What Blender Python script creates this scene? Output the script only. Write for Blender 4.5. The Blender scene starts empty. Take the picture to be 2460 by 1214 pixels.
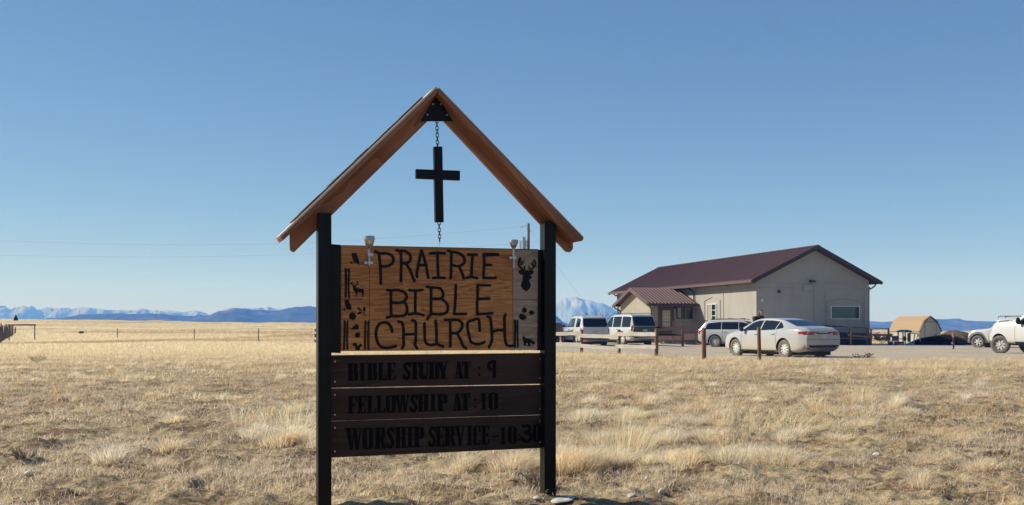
import bpy, bmesh, math, random
import numpy as np
from mathutils import Vector, Matrix
from mathutils.bvhtree import BVHTree

random.seed(7); rng = np.random.default_rng(11)
S = bpy.context.scene
COL = S.collection
R = math.radians

# ------------------------------------------------------------------ camera
F, CX, HY, H = 2500.0, 1230.0, 784.0, 1.12      # focal length and horizon row in photo pixels, eye height in metres
cam_d = bpy.data.cameras.new('camera'); cam = bpy.data.objects.new('camera', cam_d); COL.objects.link(cam)
cam.location = (0, 0, H); cam.rotation_euler = (R(90), 0, 0)
cam_d.sensor_width = 36; cam_d.lens = 36 * F / 2460
cam_d.shift_y = (HY - 607) / 2460
cam_d.clip_start = 0.1; cam_d.clip_end = 40000
S.camera = cam

# ------------------------------------------------------------------ sky, sun, exposure
SUN_EL, SUN_AZ = 34.0, -74.0                    # azimuth measured clockwise from +Y
world = bpy.data.worlds.new('World'); S.world = world; world.use_nodes = True
wn = world.node_tree.nodes; wl = world.node_tree.links
sky = wn.new('ShaderNodeTexSky'); sky.sky_type = 'NISHITA'; sky.sun_disc = False
sky.sun_elevation = R(SUN_EL); sky.sun_rotation = R(SUN_AZ)
sky.altitude = 1600; sky.air_density = 1.0; sky.dust_density = 0.5; sky.ozone_density = 4.2
gam = wn.new('ShaderNodeGamma'); gam.inputs[1].default_value = 0.66
hsv = wn.new('ShaderNodeHueSaturation'); hsv.inputs['Saturation'].default_value = 1.30
bg = wn['Background']; bg.inputs['Strength'].default_value = 0.126
wl.new(sky.outputs[0], gam.inputs[0]); wl.new(gam.outputs[0], hsv.inputs['Color']); wl.new(hsv.outputs[0], bg.inputs['Color'])
sun_d = bpy.data.lights.new('sun', 'SUN'); sun = bpy.data.objects.new('sun', sun_d); COL.objects.link(sun)
sun_d.energy = 5.0; sun_d.angle = R(0.53); sun_d.color = (1.0, 0.95, 0.87)
sdir = Vector((math.sin(R(SUN_AZ)) * math.cos(R(SUN_EL)), math.cos(R(SUN_AZ)) * math.cos(R(SUN_EL)), math.sin(R(SUN_EL))))
sun.rotation_euler = sdir.to_track_quat('Z', 'Y').to_euler(); sun.location = sdir * 60
S.view_settings.view_transform = 'Standard'; S.view_settings.look = 'None'
S.view_settings.exposure = 0.32; S.view_settings.gamma = 1.0
S.view_settings.use_curve_mapping = False
S.render.engine = 'CYCLES'
S.cycles.volume_bounces = 3; S.cycles.max_bounces = 12; S.cycles.diffuse_bounces = 8; S.cycles.transmission_bounces = 8

# ------------------------------------------------------------------ helpers: objects
def tag(o, label=None, cat=None, group=None, kind=None):
    if label: o['label'] = label
    if cat: o['category'] = cat
    if group: o['group'] = group
    if kind: o['kind'] = kind
    return o
def empty(name, loc=(0, 0, 0), rz=0.0):
    o = bpy.data.objects.new(name, None); COL.objects.link(o)
    o.location = loc; o.rotation_euler = (0, 0, rz); o.empty_display_size = 0.3
    return o
def obj(name, me, m=None, parent=None, smooth=False):
    if isinstance(me, bmesh.types.BMesh):
        bm = me; me = bpy.data.meshes.new(name); bm.to_mesh(me); bm.free()
    o = bpy.data.objects.new(name, me); COL.objects.link(o)
    if m is not None:
        for x in (m if isinstance(m, (list, tuple)) else [m]): me.materials.append(x)
    if smooth: me.polygons.foreach_set('use_smooth', [True] * len(me.polygons))
    if parent is not None: o.parent = parent
    return o
def copy_tree(o, parent=None):
    c = o.copy(); COL.objects.link(c); c.parent = parent
    for ch in list(o.children): copy_tree(ch, c)
    return c
def box(bm, x0, y0, z0, x1, y1, z1, bev=0.0):
    vs = [bm.verts.new(p) for p in ((x0,y0,z0),(x1,y0,z0),(x1,y1,z0),(x0,y1,z0),(x0,y0,z1),(x1,y0,z1),(x1,y1,z1),(x0,y1,z1))]
    fs = [bm.faces.new([vs[i] for i in f]) for f in ((3,2,1,0),(4,5,6,7),(0,1,5,4),(1,2,6,5),(2,3,7,6),(3,0,4,7))]
    if bev > 0:
        es = list({e for f in fs for e in f.edges})
        bmesh.ops.bevel(bm, geom=es, offset=bev, segments=2, affect='EDGES', profile=0.6)
def bx(*a, **k):
    bm = bmesh.new(); box(bm, *a, **k); return bm
def prism(bm, pts, nrm, t):
    """closed prism: polygon pts (3D, list) pushed by nrm*t"""
    n = Vector(nrm) * t
    a = [bm.verts.new(p) for p in pts]; b = [bm.verts.new(Vector(p) + n) for p in pts]
    k = len(pts)
    bm.faces.new(a); bm.faces.new(b[::-1])
    for i in range(k): bm.faces.new((a[i], b[i], b[(i+1) % k], a[(i+1) % k]))
def fixn(bm):
    bmesh.ops.recalc_face_normals(bm, faces=bm.faces[:]); return bm
def tube(bm, pts, r, seg=8, cap=True):
    pts = [Vector(p) for p in pts]; n = len(pts)
    rs = r if isinstance(r, (list, tuple)) else [r] * n
    rings = []; prev = None
    for i, p in enumerate(pts):
        d = (pts[min(i+1, n-1)] - pts[max(i-1, 0)]).normalized()
        u = prev if prev is not None else (Vector((0, 0, 1)) if abs(d.z) < .9 else Vector((1, 0, 0)))
        u = (u - d * u.dot(d)).normalized(); prev = u; w = d.cross(u)
        rings.append([bm.verts.new(p + (u * math.cos(a) + w * math.sin(a)) * rs[i]) for a in [2 * math.pi * k / seg for k in range(seg)]])
    for i in range(n - 1):
        for k in range(seg):
            bm.faces.new((rings[i][k], rings[i][(k+1) % seg], rings[i+1][(k+1) % seg], rings[i+1][k]))
    if cap:
        bm.faces.new(rings[0][::-1]); bm.faces.new(rings[-1])
def lathe(bm, prof, axis='z', seg=24, origin=(0, 0, 0), cap=True):
    """profile list of (r, h); revolved about the axis"""
    O = Vector(origin); rings = []
    for r, h in prof:
        ring = []
        for k in range(seg):
            a = 2 * math.pi * k / seg; c, s = r * math.cos(a), r * math.sin(a)
            ring.append(bm.verts.new(O + (Vector((c, s, h)) if axis == 'z' else Vector((c, h, s)) if axis == 'y' else Vector((h, c, s)))))
        rings.append(ring)
    for i in range(len(rings) - 1):
        for k in range(seg):
            bm.faces.new((rings[i][k], rings[i][(k+1) % seg], rings[i+1][(k+1) % seg], rings[i+1][k]))
    if cap: bm.faces.new(rings[0]); bm.faces.new(rings[-1])
def catmull(pts, n=6):
    pts = [Vector(p) for p in pts]
    if len(pts) < 3: return pts
    P = [pts[0] * 2 - pts[1]] + pts + [pts[-1] * 2 - pts[-2]]; out = []
    for i in range(1, len(P) - 2):
        a, b, c, d = P[i-1], P[i], P[i+1], P[i+2]
        for k in range(n):
            t = k / n
            out.append(.5 * ((2*b) + (c-a)*t + (2*a-5*b+4*c-d)*t*t + (3*b-a-3*c+d)*t**3))
    out.append(pts[-1]); return out
def baked(o):
    """mesh with modifiers applied, no operators"""
    dg = bpy.context.evaluated_depsgraph_get(); dg.update()
    return bpy.data.meshes.new_from_object(o.evaluated_get(dg), depsgraph=dg)
def drop(o):
    me = o.data; bpy.data.objects.remove(o)
    if me and me.users == 0: bpy.data.meshes.remove(me)

# ------------------------------------------------------------------ helpers: materials
class NT:
    def __init__(s, name):
        s.m = bpy.data.materials.new(name); s.m.use_nodes = True
        s.t = s.m.node_tree; s.b = s.t.nodes['Principled BSDF']; s.out = s.t.nodes['Material Output']
        s.tc = None
    def n(s, kind, **kw):
        nd = s.t.nodes.new('ShaderNode' + kind)
        for k, v in kw.items():
            if k in nd.inputs: s.put(nd.inputs[k], v)
            else: setattr(nd, k, v)
        return nd
    def put(s, inp, v):
        if isinstance(v, bpy.types.NodeSocket): s.t.links.new(v, inp)
        elif isinstance(v, (tuple, list)) and len(v) == 3 and inp.type == 'RGBA': inp.default_value = (*v, 1)
        else: inp.default_value = v
    def co(s, scale=(1, 1, 1), src='Object', loc=(0, 0, 0), rot=(0, 0, 0)):
        if s.tc is None: s.tc = s.n('TexCoord')
        mp = s.n('Mapping'); s.t.links.new(s.tc.outputs[src], mp.inputs['Vector'])
        mp.inputs['Location'].default_value = loc; mp.inputs['Rotation'].default_value = rot
        if not any(rot): mp.inputs['Scale'].default_value = scale; return mp.outputs[0]
        m2 = s.n('Mapping'); s.t.links.new(mp.outputs[0], m2.inputs['Vector']); m2.inputs['Scale'].default_value = scale
        return m2.outputs[0]
    def noise(s, scale, detail=4, rough=.55, vec=None, dist=0.0):
        nd = s.n('TexNoise', Scale=scale, Detail=detail, Roughness=rough, Distortion=dist)
        s.t.links.new(vec if vec is not None else s.co(), nd.inputs['Vector'])
        return nd.outputs['Fac']
    def ramp(s, fac, stops):
        nd = s.n('ValToRGB'); s.t.links.new(fac, nd.inputs['Fac']); e = nd.color_ramp.elements
        while len(e) < len(stops): e.new(.5)
        for k, (p, c) in enumerate(stops): e[k].position = p; e[k].color = (*c, 1) if len(c) == 3 else c
        return nd.outputs['Color']
    def mix(s, fac, a, b, mode='MIX'):
        nd = s.n('Mix', data_type='RGBA', blend_type=mode)
        s.put(nd.inputs[0], fac); s.put(nd.inputs[6], a); s.put(nd.inputs[7], b)
        return nd.outputs[2]
    def math(s, op, a, b=0.0, clamp=False):
        nd = s.n('Math', operation=op, use_clamp=clamp); s.put(nd.inputs[0], a); s.put(nd.inputs[1], b); return nd.outputs[0]
    def set(s, **kw):
        for k, v in kw.items(): s.put(s.b.inputs[k.replace('_', ' ')], v)
        return s
    def bump(s, h, strength=.3, dist=.01):
        nd = s.n('Bump', Strength=strength, Distance=dist); s.put(nd.inputs['Height'], h)
        s.t.links.new(nd.outputs[0], s.b.inputs['Normal']); return s
def plain(name, col, rough=.6, metal=0.0, var=.12, scale=8, bump=0.0, spec=None):
    """a colour broken up by noise"""
    t = NT(name); f = t.noise(scale, 5)
    a = tuple(max(0, c * (1 - var)) for c in col); b = tuple(min(1, c * (1 + var)) for c in col)
    t.set(Base_Color=t.ramp(f, [(.3, a), (.7, b)]), Roughness=rough, Metallic=metal)
    if bump: t.bump(t.noise(scale * 6, 4), bump, .004)
    if spec is not None: t.set(Specular_IOR_Level=spec)
    return t.m
def wood(name, dark, light, axis='x', scale=1.0, rough=.6, grain=26, warp=1.2, rot=(0, 0, 0), bump=.15):
    """plain-sawn grain along one local axis"""
    t = NT(name); st = {'x': (.5, 6, 6), 'y': (6, .5, 6), 'z': (6, 6, .5)}[axis]
    st = tuple(v * scale for v in st)
    v = t.co(st, rot=rot)
    big = t.noise(1.0, 3, .5, v, warp)
    rings = t.math('FRACT', t.math('MULTIPLY', big, 7.0))
    fine = t.noise(grain, 5, .65, t.co(tuple(q * (1 if q > 2 else .6) for q in st), rot=rot))
    pat = t.math('ADD', t.math('MULTIPLY', rings, .42), t.math('MULTIPLY', fine, .58))
    c = t.ramp(pat, [(.22, dark), (.55, tuple((a + b) / 2 for a, b in zip(dark, light))), (.85, light)])
    blot = t.noise(1.6, 3, .5, t.co((1, 1, 1)))
    c = t.mix(t.ramp(blot, [(.4, (0, 0, 0)), (.7, (.45, .45, .45))]), c, tuple(d * .8 for d in dark))
    t.set(Base_Color=c, Roughness=rough, Specular_IOR_Level=.3)
    if bump: t.bump(fine, bump, .002)
    return t.m

# ------------------------------------------------------------------ noise and terrain
def vnoise(x, y, seed=0):
    x = np.asarray(x, float); y = np.asarray(y, float)
    xi = np.floor(x).astype(np.int64); yi = np.floor(y).astype(np.int64); fx = x - xi; fy = y - yi
    def h(a, b):
        n = (a * 374761393 + b * 668265263 + seed * 1442695041) & 0x7fffffff
        n = ((n ^ (n >> 13)) * 1274126177) & 0x7fffffff
        return ((n ^ (n >> 16)) & 0xffff) / 65535.0
    u = fx * fx * (3 - 2 * fx); v = fy * fy * (3 - 2 * fy)
    return (h(xi, yi) * (1-u) + h(xi+1, yi) * u) * (1-v) + (h(xi, yi+1) * (1-u) + h(xi+1, yi+1) * u) * v
def fbm(x, y, seed=0, o=4):
    s = 0; a = .5; t = 0
    for k in range(o):
        s = s + a * vnoise(np.asarray(x) * 2**k, np.asarray(y) * 2**k, seed + k * 17); t += a; a *= .5
    return s / t
def sstep(a, b, x):
    t = np.clip((np.asarray(x, float) - a) / (b - a), 0, 1); return t * t * (3 - 2 * t)
FENCE_A = np.array([7.92, 33.3]); FENCE_D = np.array([-.518, .855])     # line of the posts along the gravel lot
LOT_POLY = [(8.2, 33.0), (14, 31.5), (24, 30.5), (60, 30), (70, 74), (21, 74), (8, 66), (-7, 70), (-9, 62)]
def in_lot(x, y):
    """soft mask, 1 inside the gravel lot"""
    x = np.asarray(x, float); y = np.asarray(y, float)
    j = (fbm(x * .5, y * .5, 5) - .5) * 2.6
    side = (x - FENCE_A[0]) * .855 + (y - FENCE_A[1]) * .518 + j          # >0 to the right of the fence line
    near = y + j - np.interp(x, [8, 14, 24, 60], [33.2, 33.5, 32.0, 31])
    return sstep(.2, 2.2, side) * sstep(.2, 2.5, near) * (1 - sstep(74, 76, y))
def tz(x, y, bumps=True):
    x = np.asarray(x, float); y = np.asarray(y, float)
    r = np.hypot(x, y); px = CX + F * x / np.maximum(y, 1.0); px = np.where(y > 1, np.clip(px, -1500, 4000), 1200)
    k = .3 + .7 * sstep(1500, 1680, px)
    near = -np.interp(r, [0, 39, 48, 72, 95, 130], [0, 0, .13, .19, .32, .36]) * k
    crest = np.interp(px, [-200, 100, 300, 500, 760, 1100, 1700, 2150, 2600], [769, 770.5, 772, 775.5, 778, 784, 791, 794, 796])
    zc = H - (crest - HY) / F * 350
    z = near + (zc - near) * sstep(100, 350, r)
    far = np.maximum(r - 350, 0)
    z = z - far * .0055 - 3.0 * sstep(0, 500, far)
    if bumps:
        m = (1 - in_lot(x, y)) * (1 - sstep(60, 120, r))
        z = z + m * ((fbm(x * 1.1, y * 1.1, 3) - .5) * .12 + ((fbm(x * 3.6, y * 3.6, 8, 3) - .5) * .13 + (fbm(x * 10, y * 10, 18, 2) - .5) * .05) * (1 - .6 * sstep(12, 26, r))) * sstep(1.0, 5, r)
        z = z + (1 - m) * (fbm(x * .12, y * .12, 9) - .5) * 1.0 * sstep(120, 260, r) * (1 - sstep(900, 2000, r))
    return z
def gz(x, y): return float(tz(x, y))
def ray_ground(px, py):
    Y = 4.0
    while Y < 600:
        X = (px - CX) / F * Y
        if H - (py - HY) / F * Y <= gz(X, Y): return X, Y
        Y *= 1.004
    return X, Y
def at(px, py, Y): return Vector(((px - CX) / F * Y, Y, H - (py - HY) / F * Y))

# ------------------------------------------------------------------ ground, gravel lot, hills, mountains
def grid_mesh(name, X, Y, Z):
    ny, nx = X.shape
    co = np.stack([X, Y, Z], -1).reshape(-1, 3)
    i = np.arange(ny * nx).reshape(ny, nx)
    q = np.stack([i[:-1, :-1], i[:-1, 1:], i[1:, 1:], i[1:, :-1]], -1).reshape(-1, 4)
    me = bpy.data.meshes.new(name)
    me.vertices.add(len(co)); me.vertices.foreach_set('co', co.ravel())
    me.loops.add(q.size); me.loops.foreach_set('vertex_index', q.ravel().astype(np.int32))
    me.polygons.add(len(q)); me.polygons.foreach_set('loop_start', np.arange(len(q), dtype=np.int32) * 4)
    me.update(calc_edges=True)
    me.polygons.foreach_set('use_smooth', np.ones(len(q), bool))
    return me

def ground_material():
    t = NT('prairie_ground')
    p = t.co((1, 1, 1))
    n1 = t.noise(.22, 5, .6, p); n2 = t.noise(1.6, 5, .6, p); n3 = t.noise(14, 5, .65, p); n4 = t.noise(70, 3, .6, p)
    soil = t.ramp(n3, [(.3, (.075, .046, .028)), (.5, (.19, .122, .074)), (.72, (.36, .25, .16))])
    straw = t.ramp(n4, [(.3, (.28, .21, .125)), (.6, (.55, .44, .27)), (.8, (.68, .575, .40))])
    m = t.math('ADD', t.math('MULTIPLY', n2, .6), t.math('MULTIPLY', n3, .4))
    near = t.mix(t.ramp(m, [(.42, (0, 0, 0)), (.60, (1, 1, 1))]), soil, straw)
    # far prairie: hay with darker weed streaks
    f1 = t.noise(.05, 6, .65, t.co((.35, 1, 1))); f2 = t.noise(.9, 5, .7, t.co((.6, 1, 1)))
    hay = t.ramp(f2, [(.25, (.36, .25, .135)), (.5, (.62, .49, .28)), (.75, (.76, .63, .38))])
    weeds = t.mix(t.ramp(f1, [(.52, (0, 0, 0)), (.62, (.65, .65, .65))]), hay, (.34, .22, .125))
    sep = t.n('SeparateXYZ'); t.t.links.new(t.co(), sep.inputs[0])
    fade = t.math('MULTIPLY', t.math('SUBTRACT', sep.outputs[1], 22.0), 1 / 30.0, True)
    t.set(Base_Color=t.mix(fade, near, weeds), Roughness=.95, Specular_IOR_Level=.1)
    t.bump(t.math('ADD', n3, t.math('MULTIPLY', n4, .5)), .9, .03)
    return t.m
ang = np.concatenate([np.arange(-180, -40, 5.0), np.arange(-40, -33, .5), np.arange(-33, 33.01, .14), np.arange(33.5, 40, .5), np.arange(45, 181, 5.0)])
rad = np.concatenate([[0.4, 2, 3.5], np.geomspace(5.0, 26, 330), np.geomspace(26.3, 60, 110), np.geomspace(62, 700, 190)[0:], np.geomspace(760, 7400, 36)])
A, Rr = np.meshgrid(np.radians(ang), rad)
GX, GY = Rr * np.sin(A), Rr * np.cos(A)
ground = obj('ground', grid_mesh('ground', GX, GY, tz(GX, GY)), ground_material()); tag(ground, kind='structure')

def gravel_material():
    t = NT('gravel')
    n1 = t.noise(.35, 5, .6); n2 = t.noise(9, 6, .75); n3 = t.noise(45, 3, .7)
    c = t.ramp(n2, [(.3, (.27, .22, .165)), (.5, (.46, .39, .30)), (.7, (.62, .54, .43))])
    c = t.mix(t.ramp(n1, [(.45, (0, 0, 0)), (.65, (.6, .6, .6))]), c, (.36, .275, .19))
    c = t.mix(t.ramp(n3, [(.58, (0, 0, 0)), (.66, (.7, .7, .7))]), c, (.13, .11, .09))
    t.set(Base_Color=c, Roughness=.95, Specular_IOR_Level=.15); t.bump(n2, .6, .03)
    return t.m
gx, gy = np.meshgrid(np.arange(-10, 62, .5), np.arange(28, 77, .4))
lz = tz(gx, gy) + .05 * sstep(.25, .6, in_lot(gx, gy)) - .03
lot = obj('gravel_lot', grid_mesh('gravel_lot', gx, gy, lz), gravel_material()); tag(lot, kind='structure')

def ridge(name, pts, D, depth, seed, base, rough, m, n_x=460, n_y=70, amp=.24, crag=.8):
    """a range of hills: skyline given as photo bearings, real distance D and depth"""
    px = np.linspace(pts[0][0], pts[-1][0], n_x); sk = np.interp(px, [p[0] for p in pts], [p[1] for p in pts])
    sk = sk + (fbm(px*.09, px*0 + seed, seed + 9, 4) - .5) * crag * 2
    t = np.linspace(0, 1, n_y)
    PXg, T = np.meshgrid(px, t)
    Yg = D + (T - .5) * depth; Xg = (PXg - CX) / F * Yg
    hz = H - (sk - HY) / F * D - base
    prof = np.where(T < .5, np.sin(np.pi * np.clip(T, 0, .5)) ** 1.25, np.cos(np.pi * (T - .5)) ** 1.2)
    nz = fbm(Xg / rough, Yg / rough, seed, 6); gul = 1 - np.abs(fbm(Xg / rough * 1.7, Yg / rough * .45, seed + 4, 5) - .5) * 2.0
    env = 4 * T * (1 - T)
    Z = base + hz[None, :] * np.clip(prof + ((nz - .5) * amp * 2 + (gul - .75) * amp * 1.6) * (1 - np.exp(-((T - .5) / .12) ** 2)) * env * 1.3, 0, 1.02)
    return obj(name, grid_mesh(name, Xg, Yg, Z), m)
def hill_material():
    t = NT('juniper_hills')
    n = t.noise(.02, 6, .7); n2 = t.noise(.006, 4, .6)
    c = t.ramp(n, [(.40, (.018, .026, .020)), (.60, (.060, .062, .045)), (.74, (.22, .17, .12))])
    c = t.mix(t.ramp(n2, [(.56, (0, 0, 0)), (.70, (.55, .55, .55))]), c, (.26, .20, .15))
    t.set(Base_Color=c, Roughness=1.0, Specular_IOR_Level=0.0); return t.m
def snow_material(line, soft):
    t = NT('hazed_snow_mountain')
    sep = t.n('SeparateXYZ'); t.t.links.new(t.co(), sep.inputs[0])
    n = t.noise(.011, 7, .68, t.co((1, 1, 2.0)), .8)
    hgt = t.math('MULTIPLY', t.math('SUBTRACT', sep.outputs[2], line), 1 / soft)
    f = t.math('ADD', hgt, t.math('MULTIPLY', t.math('SUBTRACT', n, .5), 4.2))
    c = t.ramp(f, [(.28, (.20, .235, .275)), (.52, (.25, .28, .32)), (.80, (.31, .31, .325))])  # lifted bluish rock and dulled snow: distance haze put into the colours
    t.set(Base_Color=c, Roughness=.95, Specular_IOR_Level=0.0); return t.m
HM = hill_material()
mesa = [(-420,766),(-250,772),(-60,766),(0,768),(10,768),(40,771.5),(82,770.5),(99,767.5),(115,764.6),(132,765),(156,763.4),(181,759),(193,755.5),(214,756),(247,754),(283,752.4),(305,754.4),(346,755.7),(387,757),(421,761.3),(466,760),(482,757.3),(499,760.6),(512,755),(525,749.4),(545,747.8),(565,744.8),(589,745.8),(614,748),(636,746.6),(647,748.3),(672,746.6),(693,740.9),(716,739.5),(757,738.7),(850,738),(1000,744),(1150,750),(1270,752),(1338,762),(1351,774),(1380,786),(1450,792)]
tag(ridge('mesa_hills', mesa, 2900, 1500, 21, -28, 260, HM), kind='structure')
far_hills = [(1560,800),(1750,790),(1900,776),(2089,772.4),(2123,773.7),(2142,772.8),(2169,768.8),(2190,767.5),(2225,766.5),(2259,767),(2301,766.6),(2314,770),(2343,772),(2368,772.4),(2460,775),(2650,771),(2900,778)]
tag(ridge('foothills', far_hills, 3300, 1600, 33, -34, 240, HM), kind='structure')
snow = [(-420,742),(-150,740),(0,739),(10,738),(25,744.5),(35,742),(50,740),(62,737),(75,738),(90,747),(110,743),(140,741.5),(165,743),(200,742),(235,746),(260,747),(305,747),(340,745),(380,749),(405,746),(440,752),(475,748),(505,755),(545,742),(600,740),(655,741),(690,744),(757,748),(1000,760),(1150,775)]
tag(ridge('snowy_range', snow, 5400, 1600, 41, -48, 150, snow_material(38, 34), n_x=1000, n_y=90, amp=.30, crag=2.2), kind='structure')
peak = [(1060,785),(1200,768),(1290,744),(1337,729.6),(1348,721),(1359.6,715.6),(1366,716),(1374.5,713),(1382,713.3),(1392,717.8),(1400,718.5),(1407,720.8),(1420,723),(1434,729),(1445,729.5),(1453,732),(1469,740),(1483,744.5),(1520,754),(1580,764),(1680,775),(1800,786)]
tag(ridge('snow_peak', peak, 5300, 1900, 55, -48, 240, snow_material(84, 26), n_x=800, n_y=90, amp=.24, crag=.9), kind='structure')

# haze: the blue air between the prairie and the ranges
hz_m = bpy.data.materials.new('haze'); hz_m.use_nodes = True
_n = hz_m.node_tree.nodes; _n.remove(_n['Principled BSDF'])
_v = _n.new('ShaderNodeVolumePrincipled'); _v.inputs['Density'].default_value = 3.3e-4
_v.inputs['Color'].default_value = (.11, .30, 1.0, 1); _v.inputs['Absorption Color'].default_value = (1, 1, 1, 1); _v.inputs['Anisotropy'].default_value = 0.0
hz_m.node_tree.links.new(_v.outputs[0], _n['Material Output'].inputs['Volume'])
haze = obj('haze', bx(-7600, -7600, -130, 7600, 7600, 300), hz_m); tag(haze, kind='stuff')

# ------------------------------------------------------------------ church building
M = {}
def stucco(name, a, b):
    t = NT(name); n = t.noise(.5, 5, .6); f = t.noise(26, 4, .6)
    c = t.ramp(n, [(.3, a), (.7, b)])
    st = t.noise(1.2, 4, .6, t.co((1, 1, .15)))
    c = t.mix(t.ramp(st, [(.55, (0, 0, 0)), (.8, (.4, .4, .4))]), c, tuple(v * .66 for v in a))
    t.set(Base_Color=c, Roughness=.9, Specular_IOR_Level=.2); t.bump(f, .25, .01); return t.m
M['stucco'] = stucco('stucco', (.325, .305, .272), (.37, .348, .312))
M['stucco_tan'] = stucco('stucco_porch', (.315, .28, .24), (.36, .32, .275))
def metal_roof():
    t = NT('maroon_metal_roof'); n = t.noise(.6, 5, .65, t.co((1, 1, 1))); f = t.noise(9, 4, .7)
    c = t.ramp(n, [(.3, (.082, .041, .039)), (.7, (.108, .056, .052))])
    c = t.mix(t.ramp(f, [(.62, (0, 0, 0)), (.74, (.5, .5, .5))]), c, (.20, .13, .115))
    t.set(Base_Color=c, Roughness=.55, Metallic=0.0, Specular_IOR_Level=.35); return t.m
M['roof'] = metal_roof()
M['trim'] = plain('dark_brown_trim', (.035, .024, .022), .55)
M['fascia'] = plain('brown_fascia', (.11, .062, .058), .55)
M['glass'] = NT('window_glass').set(Base_Color=(.012, .022, .024), Roughness=.06, Specular_IOR_Level=.6).m
M['teal_glass'] = NT('tinted_sky_glass').set(Base_Color=(.03, .08, .072), Roughness=.14, Specular_IOR_Level=.6).m  # teal base colour also carries the sky reflected in the pane
M['white_frame'] = plain('white_vinyl', (.74, .73, .70), .5)
M['curtain'] = plain('curtain', (.30, .28, .25), .9, scale=30, var=.3)
M['door'] = plain('brown_door', (.075, .045, .030), .5)
M['blind'] = plain('door_blind', (.42, .38, .27), .8)
M['dark_metal'] = plain('dark_metal', (.03, .028, .028), .45)
M['grey'] = plain('grey_plastic', (.22, .22, .22), .5)
M['white'] = plain('white_paint', (.78, .77, .75), .5)
M['redwood'] = wood('redwood_rail', (.17, .080, .062), (.36, .19, .15), 'x', .8, .7)
M['deck'] = wood('deck_board', (.30, .17, .12), (.44, .28, .21), 'x', .8, .75)
M['concrete'] = plain('concrete', (.62, .59, .54), .9, var=.1, scale=3, bump=.2)

W, LEN, EZ, RZ, OH, RK = 8.79, 26.9, 4.36, 6.50, .58, .62
GB = -.22
bld = empty('church_building', (16.79, 71.5, 0), R(14.9))
tag(bld, 'long cream stucco church with maroon metal gable roof and small gabled porch', 'building')
def poly_prism(pts, nrm, t):
    bm = bmesh.new(); prism(bm, pts, nrm, t); return fixn(bm)
# walls: a gabled box
g = [(0, 0, GB), (W, 0, GB), (W, 0, EZ), (W / 2, 0, RZ), (0, 0, EZ)]
walls = obj('wall', poly_prism(g, (0, 1, 0), LEN), M['stucco'], bld)
def slab(P, thick, ribs=0, rib_w=.05, rib_h=.03, margin=0.1):
    """roof plane with corners eave0, eave1, ridge1, ridge0; ribs run from eave to ridge"""
    e0, e1, r1, r0 = [Vector(p) for p in P]; n = (e1 - e0).cross(r0 - e0).normalized()
    if n.z < 0: n = -n
    bm = bmesh.new(); prism(bm, [e0, e1, r1, r0], -n, thick)
    L = (e1 - e0).length; d = (e1 - e0).normalized(); k = int(L / ribs) if ribs else 0
    for i in range(k + 1):
        s = margin + i * ribs
        if s > L - margin: break
        a, b = e0 + d * s, r0 + d * s; h = n * rib_h; w1, w2 = d * rib_w, d * rib_w * .5
        prism(bm, [a - w1, a + w1, a + w2 + h, a - w2 + h], b - a, 1.0) if False else None
        q = [a - w1 + n * .001, a + w1 + n * .001, a + w2 + h, a - w2 + h]; q2 = [v + (b - a) for v in q]
        A_ = [bm.verts.new(v) for v in q]; B_ = [bm.verts.new(v) for v in q2]
        bm.faces.new(A_); bm.faces.new(B_[::-1])
        for j in range(4): bm.faces.new((A_[j], B_[j], B_[(j+1) % 4], A_[(j+1) % 4]))
    return fixn(bm)
sl = (RZ - EZ) / (W / 2); lift = .22
rz = lambda x: EZ + lift + sl * (x if x < W / 2 else W - x)
obj('roof', slab([(-OH, -RK, rz(-OH)), (-OH, LEN + RK, rz(-OH)), (W/2, LEN + RK, rz(W/2)), (W/2, -RK, rz(W/2))], .16, .61, .05, .05), M['roof'], bld)
obj('roof', slab([(W + OH, -RK, rz(W + OH)), (W + OH, LEN + RK, rz(W + OH)), (W/2 + .002, LEN + RK, rz(W/2)), (W/2 + .002, -RK, rz(W/2))], .16, .61, .05, .05), M['roof'], bld)
obj('ridge_cap', fixn((lambda bm: (prism(bm, [(W/2 - .2, -RK - .01, rz(W/2 - .2) + .045), (W/2, -RK - .01, rz(W/2) + .05), (W/2 + .2, -RK - .01, rz(W/2 + .2) + .045), (W/2, -RK - .01, rz(W/2) + .02)], (0, 1, 0), LEN + 2 * RK + .02), bm)[1])(bmesh.new())), M['roof'], bld)
for (xa, xb) in ((-OH - .03, W / 2), (W / 2, W + OH + .03)):                    # rake boards on both gables
    for y0 in (-RK - .045, LEN + RK + .005):
        za, zb = rz(xa), rz(xb)
        obj('rake_board', poly_prism([(xa, y0, za + .02), (xb, y0, zb + .02), (xb, y0, zb - .26), (xa, y0, za - .26)], (0, 1, 0), .04), M['trim'], bld)
for xa, s in ((-OH, -1), (W + OH, 1)):                                            # gutters
    bm = bmesh.new(); x0, x1 = (xa - .15, xa - .01) if s < 0 else (xa + .01, xa + .15)
    box(bm, x0, -RK, rz(xa) - .20, x1, LEN + RK, rz(xa) - .03); obj('gutter', bm, M['fascia'], bld)
# soffits
obj('soffit', bx(-OH, -RK + .02, EZ - .06, 0 - .003, LEN + RK - .02, EZ - .02), M['fascia'], bld)
obj('soffit', bx(W + .003, -RK + .02, EZ - .06, W + OH, LEN + RK - .02, EZ - .02), M['fascia'], bld)
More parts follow.
